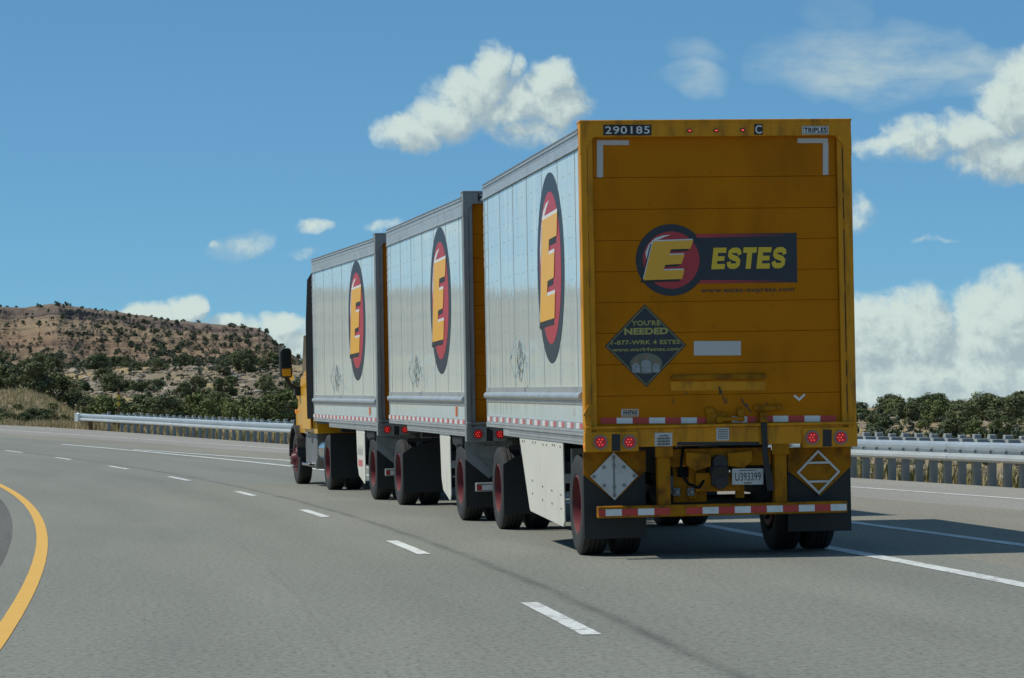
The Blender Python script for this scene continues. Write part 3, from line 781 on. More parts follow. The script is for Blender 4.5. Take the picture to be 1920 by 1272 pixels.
    part('header', FR, T, lambda m: (m.box(-1.31, 1.31, -.02, .16, 3.995, 4.15), m.box(-1.315, 1.315, -.028, .16, 4.132, 4.155),
         m.prism([(-1.312, 3.83), (-1.312, 4.0), (-1.17, 4.0)], 'y', -.022, .1), m.prism([(1.312, 3.80), (1.312, 4.0), (1.15, 4.0)], 'y', -.022, .1)), .004)
    ys = [256.5, 333, 393, 451.5, 510, 568, 626, 685, 744, 801]
    DY = .045
    B('door_backing', M['yellow_dirty'], T, -1.19, 1.175, DY + .03, DY + .05, 1.22, 4.0)
    for a, b in zip(ys, ys[1:]):
        za = rear_panel(1090, a)[1]; zb = rear_panel(1090, b)[1]
        B('door_panel', M['yellow'], T, -1.186, 1.172, DY, DY + .03, zb + .0015, za - .0015, .003)
    F = Face('rear', DY)
    part('door_bolts', M['yellow_dirty'], T, lambda m: [m.box(x - .008, x + .008, DY - .0015, DY + .002, rear_panel(1090, yy)[1] + o - .008, rear_panel(1090, yy)[1] + o + .008) for yy in ys[1:-1] for x in (-.64, -.05, .53) for o in (-.06, .05)])['kind'] = 'stuff'
    # sill beam with lamp boxes
    part('sill_beam', FR, T, lambda m: (m.box(-1.31, 1.31, -.03, .12, 1.235, 1.262), m.box(-1.31, 1.31, 0, .10, 1.06, 1.235), m.box(-1.315, -.80, -.018, .1, 1.02, 1.21), m.box(.78, 1.315, -.018, .1, 1.02, 1.21)), .005)
    FS = Face('rear', -.018)
    for (x, y) in ((1126, 829), (1180, 829), (1525, 822), (1579, 822)):
        tail_light(T, FS, *rear_panel(x, y), .001, .068)
    [decal('black_lamp_blank', M['black_text'], T, FS, [q], .002) for q in (rq(1147, 814, 1163, 846), rq(1545, 807, 1562, 839))]
    for sx in (-1, 1):                                   # mudflap hangers, flaps, bumper posts
        xa, xb = (-1.30, -.70) if sx < 0 else (.68, 1.30)
        c = (xa + xb) / 2
        part('mudflap_bracket', M['yellow_dirty'] if variant == 0 else M['galv'], T, lambda m: m.prism([(xa, 1.02), (xb, 1.02), (xb, .83), (c, .55), (xa, .80)], 'y', .20, .215))
        B('mudflap', M['flap'], T, xa, xb, .225, .24, .19 if sx < 0 else .21, 1.0, .004)
    if variant == 0:
        FB = Face('rear', .20)
        q = rear_panel(1158, 894); u, v = q
        h = .228
        B_ = decal('placard', M['plate_metal'], T, FB, [[(u, v + h), (u + h, v), (u, v - h), (u - h, v)]], .02, .012)
        decal('hinge', M['alu_dark'], B_, FB, [rect(u - .008, u + .008, v - h * .86, v + h * .86)], .026)
        decal('clip', M['alu_dark'], B_, FB, [rect(u + a - .014, u + a + .014, v + b - .014, v + b + .014) for a, b in ((-h * .42, h * .38), (h * .42, h * .38), (-h * .42, -h * .38), (h * .42, -h * .38), (-h * .85, 0), (h * .85, 0), (0, h * .8), (0, -h * .8), (0, h * .45), (0, -h * .45))], .030, .006)
        q = rear_panel(1546, 888)
        diamond_frame('placard_frame', T, FB, q[0], q[1], .215, .03, M['plate_metal'], True, .02)
    else:
        FB = Face('rear', .20); 
        diamond_frame('placard_frame', T, FB, -1.0, .86, .215, .03, M['galv'], True, .02)
    CH = M['yellow_dirty'] if variant == 0 else M['galv']
    for x in (-.555, .57):
        part('bumper_post', CH, T, lambda m: (m.box(x - .06, x + .06, .02, .14, .50, 1.04), m.box(x - .085, x + .085, .0, .02, .96, 1.06)), .006)
    part('bumper', CH, T, lambda m: m.box(-1.20, 1.205, -.02, .09, .395, .505), .006)
    FU = Face('rear', -.02); x = -1.195; k = 0
    while x < 1.19:
        w = .155; x1 = min(1.20, x + w)
        if k == 5: mt = M['yellow_dirty']
        else: mt = M['tape_red'] if k % 2 == 0 else M['tape_white']
        if k: decal('bumper_tape', mt, T, FU, [rect(x, x1, .415, .478)], .002)
        else: decal('bumper_tape', mt, T, FU, [rect(x, x1 - .09, .415, .478)], .002); x1 -= .09
        x = x1; k += 1
    # running gear
    duals(T, 1.05)
    for sx in (-1, 1):
        B('frame_rail', M['chassis'], T, min(sx * .4, sx * .5), max(sx * .4, sx * .5), .25, 3.2, .78, 1.12)
        part('spring', M['chassis'], T, lambda m: (m.box(min(sx * .41, sx * .50), max(sx * .41, sx * .50), .55, 1.6, .58, .66), m.box(min(sx * .41, sx * .50), max(sx * .41, sx * .50), 1.55, 1.65, .6, .8)))
    for y0, y1, z0, z1, hw in ((.9, 1.0, .8, .95, .41), (2.6, 2.68, 1.0, 1.12, 1.2), (5.0, 5.08, 1.0, 1.12, 1.2), (6.6, 7.7, 1.03, 1.125, .45)):
        B('crossmember', M['chassis'], T, -hw, hw, y0, y1, z0, z1)
    for sx in (-.55, .55):
        part('landing_leg', M['galv'], T, lambda m: (m.box(sx - .06, sx + .06, 5.6, 5.72, .42, 1.12), m.box(sx - .11, sx + .11, 5.55, 5.77, .40, .42)))
    part('air_tank', M['chassis'], T, lambda m: m.cyl((-.35, 2.2, .85), (.35, 2.2, .85), .14, n=16), smooth=True)
    # inner chassis seen below the sill
    part('rear_crossmember', CH, T, lambda m: (m.box(-.5, .5, .10, .16, .86, 1.03), m.box(-.30, -.22, .14, .2, .55, .9), m.box(.16, .24, .14, .2, .55, .9), m.box(-.44, -.12, .18, .2, .52, .9)), .004)
    part('pintle_hook', M['chassis'], T, lambda m: (m.cyl((-.02, -.03, .90), (-.02, .14, .90), .07, n=12), m.cyl((-.02, -.02, .78), (-.02, .10, .84), .085, .1, n=12), m.box(-.10, .06, -.01, .06, .68, .84), m.cyl((-.02, -.02, .70), (-.02, .05, .70), .06, n=10)), .004)
    part('coupler_plate', CH, T, lambda m: (m.prism([(-.34, 1.0), (-.10, .98), (-.10, .86), (-.26, .82), (-.34, .88)], 'y', .03, .11), m.prism([(.30, 1.0), (.06, .98), (.06, .86), (.22, .84), (.30, .9)], 'y', .03, .11), m.box(-.24, .20, .08, .10, .62, .8)), .006)
    if variant == 0:
        part('air_hose', M['matt_black'], T, lambda m: m.tube([(-.36, .08, 1.03), (-.40, .02, .82), (-.33, .0, .70), (-.22, .04, .66), (-.15, .10, .74)], .014, 6))
        for x in (-.42, -.28):
            part('gladhand', M['alu_dark'], T, lambda m: (m.box(x - .035, x + .035, .12, .18, .58, .66), m.cyl((x, .12, .62), (x, .08, .62), .025, n=8)), .006)
        B('socket_box', M['matt_black'], T, -.40, -.30, .12, .178, .76, .86, .01)
    for sx in (-1, 1):
        part('brake_chamber', M['chassis'], T, lambda m: m.cyl((sx * .52, .62, .60), (sx * .52, .82, .55), .085, n=14), smooth=True)
    # near-side skirt
    if variant == 0:
        part('side_skirt', M['skirt'], T, lambda m: m.prism([(1.60, 1.10), (4.95, 1.10), (4.18, .33), (4.1, .30), (1.66, .24), (1.56, .30)], 'x', -W + .005, -W + .022), .004)
        part('skirt_screws', M['alu_dark'], T, lambda m: [m.cyl((-W + .005, y, z), (-W - .003, y, z), .012, n=6) for y, z in [(1.75, 1.04), (2.15, 1.05), (2.3, 1.05), (2.75, 1.04), (3.0, 1.04), (3.6, 1.05), (3.8, 1.05), (4.5, 1.05), (4.65, 1.05), (1.75, .42), (1.75, .56), (2.4, .45), (2.4, .58), (3.1, .46), (3.1, .6), (3.9, .5), (3.9, .64)]])['kind'] = 'stuff'
    else:
        part('side_skirt', M['skirt'], T, lambda m: m.prism([(1.62, 1.04), (1.70, 1.10), (2.55, 1.10), (2.45, .5), (2.3, .34), (1.68, .22), (1.60, .3)], 'x', -W + .01, -W + .026), .004)
        if variant == 2:
            lettering('skirt_lettering', 'Wabash', M['grey_tape'], T, Face('side', -W + .01, 2.1), -.36, .36, .74, .9, .006, .02) if False else None
            decal('skirt_marks', M['grey_tape'], T, Face('side', -W + .01, 2.08), [rect(-.3 + .1 * i, -.24 + .1 * i, .68, .68 + .10 + .05 * (i % 2)) for i in range(6)], .004)
            decal('skirt_red_marks', M['tape_pink'], T, Face('side', -W + .01, 2.08), [rect(-.25, .2, .50, .60)], .004)
        part('tarp_bundle', M['flap'], T, lambda m: m.prism([(.62, 1.08), (1.58, 1.08), (1.52, .96), (1.3, .93), (.95, .97), (.68, .95)], 'x', -W + .03, -W + .22), .02)
    # white number on the header, three red clearance lamps
    FH = Face('rear', -.02)
    if variant == 0:
        pl = decal('number_plate', M['black_text'], T, FH, [rq(1130, 234, 1220, 254)], .004)
        a = rear_panel(1133.5, 251.5); b = rear_panel(1216.5, 236.5)
        lettering('digits', '290185', M['white'], pl, FH, a[0], b[0], a[1], b[1], .008, .012, 0, 1.12)
        pl = decal('letter_plate', M['black_text'], T, FH, [rq(1414, 232.5, 1430, 252.5)], .004)
        a = rear_panel(1416, 250.5); b = rear_panel(1428, 234.5)
        lettering('letter', 'C', M['white'], pl, FH, a[0], b[0], a[1], b[1], .008, .012)
        pl = decal('triples_plate', M['white'], T, FH, [rq(1505, 236, 1555, 251.5)], .004)
        decal('plate_border', M['black_text'], pl, FH, [rq(1506.5, 237.2, 1553.5, 238.0), rq(1506.5, 249.4, 1553.5, 250.2), rq(1506.5, 237.2, 1507.3, 250.2), rq(1552.7, 237.2, 1553.5, 250.2)], .006)
        a = rear_panel(1508.5, 248.6); b = rear_panel(1551.5, 239)
        lettering('lettering', 'TRIPLES', M['black_text'], pl, FH, a[0], b[0], a[1], b[1], .007, .03, 0, 1.05)
    else:
        pl = decal('number_plate', M['black_text'], T, FH, [rect(-1.12, -.66, 4.02, 4.12)], .004)
        lettering('digit', '2', M['white'], pl, FH, -1.10, -1.05, 4.03, 4.11, .008, .012)
    for (x, y) in ((1292, 245), (1342, 244.8), (1392, 244)):
        u, v = rear_panel(x, y)
        mk = decal('marker_light', M['black_text'], T, FH, [disc(u, v, .026, 16, .017)], .010, .012)
        decal('lens', M['led'], mk, FH, [disc(u, v, .015, 12, .007)], .013)
    if variant:
        return T
    # ------------------------------------------------------------ everything on the last door
    decal('corner_reflector', M['grey_tape'], T, F, [rq(1120, 262, 1180, 271), rq(1120, 271, 1131.5, 332)], .003)
    decal('corner_reflector', M['grey_tape'], T, F, [rq(1499, 258, 1557, 267), rq(1547.5, 267, 1558, 327)], .003)
    bn = decal('banner', M['navy'], T, F, [[rear_panel(*p) for p in ((1305, 531), (1499, 530), (1497.5, 436.5), (1303, 439))]], .0025)
    decal('red_band', M['fade_red'], bn, F, [[rear_panel(*p) for p in ((1309, 445.5), (1495, 442), (1495, 437.5), (1305, 439))]], .0045)
    decal('red_band', M['fade_red'], bn, F, [[rear_panel(*p) for p in ((1310, 532), (1497, 529), (1497, 525), (1316, 525.5))]], .0045)
    u, v = rear_panel(1260, 487.5)
    emblem(T, F, u, v, .340)
    a = rear_panel(1335.5, 505); b = rear_panel(1479, 463)
    heavy_word('lettering', 'ESTES', M['print_yellow'], bn, F, a[0], b[0], a[1], b[1], .006)
    a = rear_panel(1316, 552); b = rear_panel(1493.5, 539)
    lettering('web_address', 'www.estes-express.com', M['dark_text'], T, F, a[0], b[0], a[1], b[1], .003, .018, 0, 1.05)
    cu, cv = rear_panel(1212, 648.5); h = .392
    dm = decal('diamond_sign', M['navy'], T, F, [[(cu, cv + h), (cu + h, cv), (cu, cv - h), (cu - h, cv)]], .003)
    for a in range(4):
        P = [(cu, cv + h - .018), (cu + h - .018, cv), (cu, cv - h + .018), (cu - h + .018, cv)]; Q = [(cu, cv + h - .025), (cu + h - .025, cv), (cu, cv - h + .025), (cu - h + .025, cv)]; b = (a + 1) % 4
        decal('border', M['dull_yellow'], dm, F, [[P[a], P[b], Q[b], Q[a]]], .005)
    for s, x0, x1, y0, y1, bo in (("YOU'RE", 1185.5, 1239.5, 611, 600.5, .025), ('NEEDED', 1172, 1254, 628, 614.5, .05), ('1-877-WRK 4 ESTES', 1147.5, 1276.5, 647, 637, .025), ('www.work4estes.com', 1150, 1275.5, 659.5, 650.5, .018)):
        a = rear_panel(x0, y0); b = rear_panel(x1, y1)
        lettering('lettering', s, M['dull_yellow'], dm, F, a[0], b[0], a[1], b[1], .006, bo, 0, 1.06)
    pu, pv = rear_panel(1213, 682)
    ph = decal('group_picture', M['print_back'], dm, F, [disc(pu, pv, .155, 28, .10)], .006)
    def fig(x, w, top):
        decal('printed_figure', M['print_shirt'], ph, F, [[(pu + x - w, pv - .085), (pu + x + w, pv - .085), (pu + x + w * 1.05, pv + top - .075), (pu + x + w * .5, pv + top - .05), (pu + x - w * .5, pv + top - .05), (pu + x - w * 1.05, pv + top - .075)]], .008)
        decal('printed_face', M['print_skin'], ph, F, [disc(pu + x, pv + top - .024, .016, 12, .026)], .010)
    fig(-.098, .036, .055); fig(.0, .045, .085); fig(.096, .033, .05)
    decal('blank_label', M['grey_tape'], T, F, [rq(1303, 640, 1392, 667)], .003)
    part('pull_bar', M['yellow_dirty'], T, lambda m: m.prism([rear_panel(1260, 713), rear_panel(1438, 712), rear_panel(1438, 702), rear_panel(1260, 704)], 'y', DY - .03, DY - .002), .006)
    decal('kick_plate', M['yellow_frame'], T, F, [rq(1260, 716, 1438, 733)], .003)
    decal('chevron_sticker', M['white'], T, F, [[rear_panel(*p) for p in ((1491, 743.5), (1503, 753.5), (1514.5, 742), (1512, 739.5), (1503, 748), (1495, 741.5))]], .003)
    pl = decal('maker_plate', M['white'], T, F, [rq(1167, 767.5, 1199, 781)], .003)
    decal('plate_inset', M['yellow_dirty'], pl, F, [rq(1168.2, 768.7, 1197.8, 770.6), rq(1168.2, 777.8, 1197.8, 779.6)], .005)
    a = rear_panel(1169, 777.5); b = rear_panel(1197, 771)
    lettering('lettering', 'WHITING', M['black_text'], pl, F, a[0], b[0], a[1], b[1], .006, .04)
    for k, (x0, x1) in enumerate(((1128, 1158), (1158, 1188), (1188, 1219), (1219, 1249), (1249, 1279), (1279, 1309), (1309, 1327))):
        decal('door_tape', M['tape_red'] if k % 2 == 0 else M['tape_white'], T, F, [rq(x0, 783.5, x1, 794.5)], .003)
    for k, (x0, x1) in enumerate(((1375, 1404), (1404, 1422))):
        decal('door_tape', M['tape_white'] if k == 0 else M['tape_red'], T, F, [rq(x0, 782, x1, 793.5)], .003)
    for k, (x0, x1) in enumerate(((1434, 1453), (1453, 1482), (1482, 1513), (1513, 1543), (1543, 1573))):
        decal('door_tape', M['tape_red'] if k % 2 == 0 else M['tape_white'], T, F, [rq(x0, 781, x1, 792.5)], .003)
    # latch
    def P3(x, y): return rear_panel(x, y)
    u, v = P3(1346, 788)
    part('latch', M['yellow_dirty'], T, lambda m: (m.box(u - .10, u + .09, DY - .03, DY - .004, v - .06, v + .07), m.cyl((u + .02, DY - .03, v), (u + .02, DY - .065, v), .033, n=12),
         m.box(u + .03, u + .26, DY - .07, DY - .045, v - .012, v + .022), m.box(u - .11, u - .02, DY - .035, DY - .004, v + .06, v + .115), m.box(u + .36, u + .62, DY - .04, DY - .004, v + .08, v + .125), m.cyl((u + .60, DY - .02, v + .11), (u + .60, DY - .06, v + .11), .028, n=10), m.box(u + .2, u + .26, DY - .05, DY - .01, v - .02, v + .1)), .005)
    part('latch_scuffs', M['dark_text'], T, lambda m: [m.add([(a, DY - .003, b), (a + w, DY - .003, b + .01), (a + w + sx, DY - .003, b - hh), (a + sx, DY - .003, b - hh)], [(0, 1, 2, 3)]) for a, b, w, sx, hh in
         ((u + .02, v + .31, .02, .012, .05), (u + .03, v + .27, .03, .0, .03), (u + .06, v + .22, .012, .02, .07), (u + .24, v + .19, .012, .025, .05), (u + .27, v + .14, .03, .012, .03), (u - .42, v + .20, .008, .01, .04), (u - .3, v + .26, .02, .0, .008), (u + .30, v + .10, .012, .03, .04), (u + .48, v + .15, .008, .012, .03), (u + .10, v + .20, .008, .0, .05))])['kind'] = 'stuff'
    uu, vv = P3(1432, 780)
    part('strap', M['flap'], T, lambda m: (m.prism([(uu - .03, 1.27), (uu + .03, 1.27), (uu + .035, .95), (uu + .09, .62), (uu + .02, .62), (uu - .02, .95)], 'y', -.045, -.036),), .002)
    part('strap_hook', M['yellow_dirty'], T, lambda m: m.box(uu - .035, uu + .035, -.05, .03, 1.27, 1.36), .005)
    pl = decal('caution_label', M['grey_tape'], T, Face('rear', 0), [rq(1228, 812, 1261, 837)], .004)
    for k, s in enumerate(('CAUTION', 'DO NOT STAND', 'AND CLEAR OF', 'DOCKPLATE')):
        a = P3(1233 if k else 1237, 819.5 + k * 5.2); b = P3(1257 if k else 1253, 815.6 + k * 5.2)
        decal('print_line', M['dark_text'], pl, Face('rear', 0), [rect(a[0] + (b[0] - a[0]) * j / 9, a[0] + (b[0] - a[0]) * (j + .7) / 9, a[1], b[1]) for j in range(9)], .006) if k else lettering('lettering', s, M['dark_text'], pl, Face('rear', 0), a[0], b[0], a[1], b[1], .006, .03)
    pl = decal('paper_label', M['grey_tape'], T, Face('rear', 0), [rq(1344, 803, 1368, 827)], .004)
    decal('print_line', M['dark_text'], pl, Face('rear', 0), [rq(1347 + j * 3.2, 806 + i * 3.2, 1349.4 + j * 3.2, 807.4 + i * 3.2) for i in range(6) for j in range(6)], .006)
    decal('sill_slot', M['black_text'], T, Face('rear', 0), [rq(1270, 829.5, 1425, 836)], .002)
    q = rq(1375, 880, 1434, 910)
    FP = Face('rear', .03)
    pl = decal('license_plate', M['grey_tape'], T, FP, [q], .004, .004)
    a = P3(1381, 903); b = P3(1429, 887)
    lettering('lettering', 'U393399', M['black_text'], pl, FP, a[0], b[0], a[1], b[1], .007, .0, 0, 1.0)
    for y0, y1, x0, x1 in ((884.5, 882, 1388, 1422), (908, 905.6, 1398, 1412)):
        a = P3(x0, y0); b = P3(x1, y1)
        decal('print_line', M['dark_text'], pl, FP, [rect(a[0] + (b[0] - a[0]) * j / 8, a[0] + (b[0] - a[0]) * (j + .75) / 8, a[1], b[1]) for j in range(8)], .007)
    return T

def pose(xl, yd, yaw):
    """ground centre of a tail whose near-side top corner stands at (xl, yd)"""
    x = xl + .0185 * 4.15 + 1.31 * math.cos(yaw); y = yd + 1.31 * math.sin(yaw)
    return (x, y, road_z(x, y) + .0)
Y1, Y2, Y3 = R(7.26), R(9.37), R(11.0)
T1 = make_trailer('box_trailer', 'last trailer with yellow roll-up door, yellow tail frame and white sides', pose(.633, 28.2, Y1), Y1, 0)
T2 = make_trailer('box_trailer', 'middle white trailer with grey tail frame, between the other two', pose(-.625, 37.3, Y2), Y2, 1)
T3 = make_trailer('box_trailer', 'front white trailer coupled directly behind the yellow cab', pose(-2.131, 46.2, Y3), Y3, 2)
def in_frame(T, loc):
    bpy.context.view_layer.update(); return T.matrix_world @ Vector(loc)

def make_dolly(T, label, yaw):
    p = in_frame(T, (0, 7.4, 0)); p.z = road_z(p.x, p.y)
    D = empty('converter_dolly', p, (0, -.0185, yaw)); tag(D, label, 'dolly', 'converter dollies under the trailer noses')
    duals(D, 0)
    part('frame', M['chassis'], D, lambda m: (m.box(-.5, -.38, -.8, .9, .62, .80), m.box(.38, .5, -.8, .9, .62, .80), m.box(-.5, .5, -.2, .2, .80, .95), m.box(-.5, .5, .8, .9, .62, .80)), .01)
    part('fifth_wheel', M['chassis'], D, lambda m: m.cyl((0, 0, .95), (0, 0, 1.02), .45, n=24))
    part('tongue', M['chassis'], D, lambda m: (m.prism([(-.42, .85), (-.30, .85), (.05, 2.15), (-.05, 2.15)], 'z', .66, .76), m.prism([(.42, .85), (.30, .85), (-.05, 2.15), (.05, 2.15)], 'z', .66, .76), m.cyl((0, 2.15, .66), (0, 2.15, .8), .08, n=12)), .006)
    for sx in (-1, 1):
        xa, xb = (-1.27, -.68) if sx < 0 else (.68, 1.27)
        part('mudflap', M['flap'], D, lambda m: m.prism([(xa, .78), (xa + .12, .86), (xb, .98), (xb, .2), (xa, .2)] if sx < 0 else [(xa, .98), (xb, .86), (xb, .2), (xa, .2)], 'y', -.66, -.645))
        part('flap_hanger', M['chassis'], D, lambda m: m.box(min(sx * .4, sx * 1.2), max(sx * .4, sx * 1.2), -.64, -.60, .95, 1.0))
    part('air_tank', M['chassis'], D, lambda m: m.cyl((-.3, .55, .55), (.3, .55, .55), .12, n=14), smooth=True)
    decal('tail_tape', M['tape_red'], D, Face('rear', -.80), [rect(-.45, -.3, .66, .73), rect(.3, .45, .66, .73)], .004)
    part('plate_bracket', M['plate_metal'], D, lambda m: (m.box(-.62, -.58, -.82, -.80, .5, .72), m.box(-.62, -.45, -.83, -.82, .55, .66)))
    return D
make_dolly(T1, 'dark dolly under the nose of the last trailer, beside the cream skirt', Y1 + R(1))
make_dolly(T2, 'dark dolly under the nose of the middle trailer', Y2 + R(1))

# ------------------------------------------------------------------ tractor
def tractor():
    yaw = R(11.9); p = in_frame(T3, (0, 6.85, 0)); p.z = road_z(p.x, p.y)
    K = empty('truck_tractor', p, (0, -.0185, yaw)); tag(K, 'yellow truck tractor pulling the three trailers, black mirror at its side', 'truck')
    CY_ = M['cab_yellow']
    duals(K, 0, 1.08)
    for sx in (-1, 1): wheel(K, sx * 1.06, 4.27, sx, True)
    part('axle', M['chassis'], K, lambda m: m.cyl((-.95, 4.27, .45), (.95, 4.27, .45), .06, n=10))
    part('frame_rail', M['chassis'], K, lambda m: (m.box(-.45, -.36, -.8, 5.0, .72, .98), m.box(.36, .45, -.8, 5.0, .72, .98)), .005)
    part('fifth_wheel', M['chassis'], K, lambda m: m.cyl((0, .2, .98), (0, .2, 1.06), .5, n=24))
    # cab: cross-sections from the back wall forward
    def loft(name, secs, mat, sm=True):
        m = MB(); n = len(secs[0][1])
        for y, sec in secs: m.v += [(x, y, z) for x, z in sec]
        for i in range(len(secs) - 1):
            for j in range(n):
                k = (j + 1) % n; m.f.append((i * n + j, i * n + k, (i + 1) * n + k, (i + 1) * n + j))
        m.f.append(tuple(range(n))); m.f.append(tuple(range((len(secs) - 1) * n, len(secs) * n)))
        return m.build(name, mat, K, 0, sm)
    def sec(w0, w1, w2, z0, z1, z2, r=.12):
        h = [(w0, z0), (w1, z1 - .3), (w1, z1), (w2, z2 - r), (w2 - r * .4, z2 - r * .25), (w2 - r, z2)]
        return h + [(-x, z) for x, z in h[::-1]]
    loft('cab', [(1.62, sec(1.14, 1.19, 1.12, .98, 2.0, 2.98)), (2.5, sec(1.15, 1.20, 1.12, .98, 2.0, 3.0)), (3.05, sec(1.15, 1.20, 1.10, .98, 1.95, 2.98)), (3.35, sec(1.15, 1.20, 1.06, .98, 1.9, 2.72)), (3.75, sec(1.15, 1.19, 1.00, .98, 1.75, 2.05)), (3.9, sec(1.15, 1.18, .98, .98, 1.7, 1.92))], CY_)
    loft('hood', [(3.88, sec(1.09, 1.11, .90, 1.02, 1.62, 1.86)), (4.4, sec(1.12, 1.10, .82, 1.05, 1.5, 1.74)), (4.95, sec(1.14, 1.08, .72, .95, 1.36, 1.58)), (5.25, sec(1.05, 1.02, .66, .85, 1.2, 1.42)), (5.35, sec(.9, .9, .6, .85, 1.1, 1.30))], CY_)
    loft('roof_fairing', [(1.62, sec(1.12, 1.12, .98, 2.95, 3.3, 3.92, .2)), (2.3, sec(1.10, 1.10, .92, 2.97, 3.3, 3.82, .2)), (2.9, sec(1.04, 1.0, .8, 2.97, 3.2, 3.4, .15)), (3.15, sec(.95, .9, .7, 2.95, 3.05, 3.12, .05))], CY_)
    for sx in (-1, 1):
        part('side_extender', M['matt_black'], K, lambda m: m.prism([(1.12, 1.25), (2.02, 1.25), (2.08, 2.0), (2.02, 3.0), (1.74, 3.80), (1.18, 3.90), (1.12, 3.4)], 'x', min(sx * 1.245, sx * 1.275), max(sx * 1.245, sx * 1.275)), .008)
        part('extender_bracket', CY_, K, lambda m: m.box(min(sx * 1.12, sx * 1.165), max(sx * 1.12, sx * 1.165), 1.2, 1.62, 1.2, 2.9), .01)
        d = part('door', CY_, K, lambda m: m.prism([(2.05, 1.05), (3.2, 1.05), (3.25, 2.0), (3.2, 2.03), (2.05, 2.05)], 'x', min(sx * 1.195, sx * 1.215), max(sx * 1.195, sx * 1.215)), .01)
        part('handle', M['black'], d, lambda m: m.box(min(sx * 1.215, sx * 1.24), max(sx * 1.215, sx * 1.24), 2.12, 2.28, 1.6, 1.64), .005)
        part('side_window', M['glass'], K, lambda m: m.prism([(2.1, 2.08), (3.28, 2.05), (2.98, 2.8), (2.1, 2.82)], 'x', min(sx * 1.10, sx * 1.185), max(sx * 1.10, sx * 1.185)), .01)
        part('fender', M['black'], K, lambda m: m.prism([(4.27 + .60 * math.cos(t), .52 + .60 * math.sin(t)) for t in [math.pi * (i / 10) for i in range(11)]] + [(4.27 + .545 * math.cos(t), .52 + .545 * math.sin(t)) for t in [math.pi * (1 - i / 10) for i in range(11)]], 'x', min(sx * .85, sx * 1.24), max(sx * .85, sx * 1.24)), .006)
        part('step_box', M['alu_dark'], K, lambda m: (m.prism([(2.1, 1.02), (3.45, 1.02), (3.55, .75), (3.5, .36), (2.2, .32), (2.05, .5)], 'x', min(sx * .62, sx * 1.10), max(sx * .62, sx * 1.10)),), .02)
        part('step', M['chrome'], K, lambda m: (m.box(min(sx * .8, sx * 1.22), max(sx * .8, sx * 1.22), 2.5, 2.75, .96, 1.0), m.box(min(sx * .8, sx * 1.22), max(sx * .8, sx * 1.22), 2.3, 2.75, .38, .43), m.cyl((sx * 1.18, 2.35, .40), (sx * 1.18, 3.3, .40), .035, n=8)), .01)
        part('fuel_tank', M['chrome'], K, lambda m: m.cyl((sx * .80, .85, .66), (sx * .80, 1.95, .66), .29, n=24), smooth=True)
        part('grab_rail', M['chrome'], K, lambda m: m.cyl((sx * 1.2, 1.86, 1.3), (sx * 1.2, 1.86, 2.5), .018, n=8))
        # mirrors on a swept arm
        mr = part('mirror', M['black'], K, lambda m: m.prism([(sx * 1.370, 2.02), (sx * 1.550, 2.02), (sx * 1.585, 2.07), (sx * 1.585, 2.52), (sx * 1.550, 2.58), (sx * 1.400, 2.58), (sx * 1.365, 2.52), (sx * 1.355, 2.07)], 'y', 3.32, 3.50), .02)
        part('mirror_glass', M['glass'], mr, lambda m: m.prism([(sx * 1.390, 2.22), (sx * 1.550, 2.22), (sx * 1.565, 2.5), (sx * 1.540, 2.55), (sx * 1.410, 2.55), (sx * 1.385, 2.5)], 'y', 3.315, 3.319))
        part('painted_cab_reflection', M['cab_yellow'], mr, lambda m: m.prism([(sx * 1.390, 2.05), (sx * 1.550, 2.05), (sx * 1.560, 2.19), (sx * 1.385, 2.19)], 'y', 3.314, 3.319))  # lower mirror: the yellow cab's reflection painted in as flat colour
        part('mirror_arm', M['black'], K, lambda m: (m.tube([(sx * 1.47, 3.42, 2.04), (sx * 1.38, 3.45, 1.88), (sx * 1.18, 3.5, 1.78)], .045), m.box(min(sx * 1.12, sx * 1.3), max(sx * 1.12, sx * 1.3), 3.42, 3.6, 1.68, 1.86)), .01)
        part('hood_mirror', M['chrome'], K, lambda m: (m.prism([(sx * 1.18, 1.98), (sx * 1.34, 1.98), (sx * 1.36, 2.1), (sx * 1.2, 2.12)], 'y', 4.35, 4.45), m.tube([(sx * 1.25, 4.4, 1.98), (sx * 1.1, 4.5, 1.62)], .015)), .01)
        part('headlight', M['glass'], K, lambda m: m.prism([(sx * .72, .98), (sx * 1.08, 1.0), (sx * 1.1, 1.22), (sx * .78, 1.2)], 'y', 5.12, 5.34), .02)
        part('turn_lamp', M['amber'], K, lambda m: m.box(min(sx * 1.185, sx * 1.215), max(sx * 1.185, sx * 1.215), 4.0, 4.1, 1.34, 1.42), .01)
        part('mudflap', M['flap'], K, lambda m: m.box(min(sx * .66, sx * 1.25), max(sx * .66, sx * 1.25), -.68, -.665, .22, 1.0))
    part('windshield', M['glass'], K, lambda m: m.add([(-.98, 3.86, 1.98), (.98, 3.86, 1.98), (.94, 3.28, 2.86), (-.94, 3.28, 2.86)], [(0, 1, 2, 3)]))
    part('grille', M['chrome'], K, lambda m: [m.box(-.55, .55, 5.34, 5.37, z, z + .05) for z in (.9, .98, 1.06, 1.14, 1.22)])
    part('bumper', M['chrome'], K, lambda m: m.prism([(-1.2, 5.0), (-1.15, 5.35), (-.7, 5.5), (.7, 5.5), (1.15, 5.35), (1.2, 5.0), (1.1, 5.0), (1.05, 5.28), (-1.05, 5.28), (-1.1, 5.0)], 'z', .36, .80), .01)
    part('exhaust_stack', M['chrome'], K, lambda m: m.cyl((.95, 1.42, 1.0), (.95, 1.42, 3.7), .07, n=14), smooth=True)
    part('air_line', M['black'], K, lambda m: m.tube([(-.2, 1.6, 1.7), (-.3, 1.3, 1.4), (-.25, 1.05, 1.5)], .015, 6))
tractor()

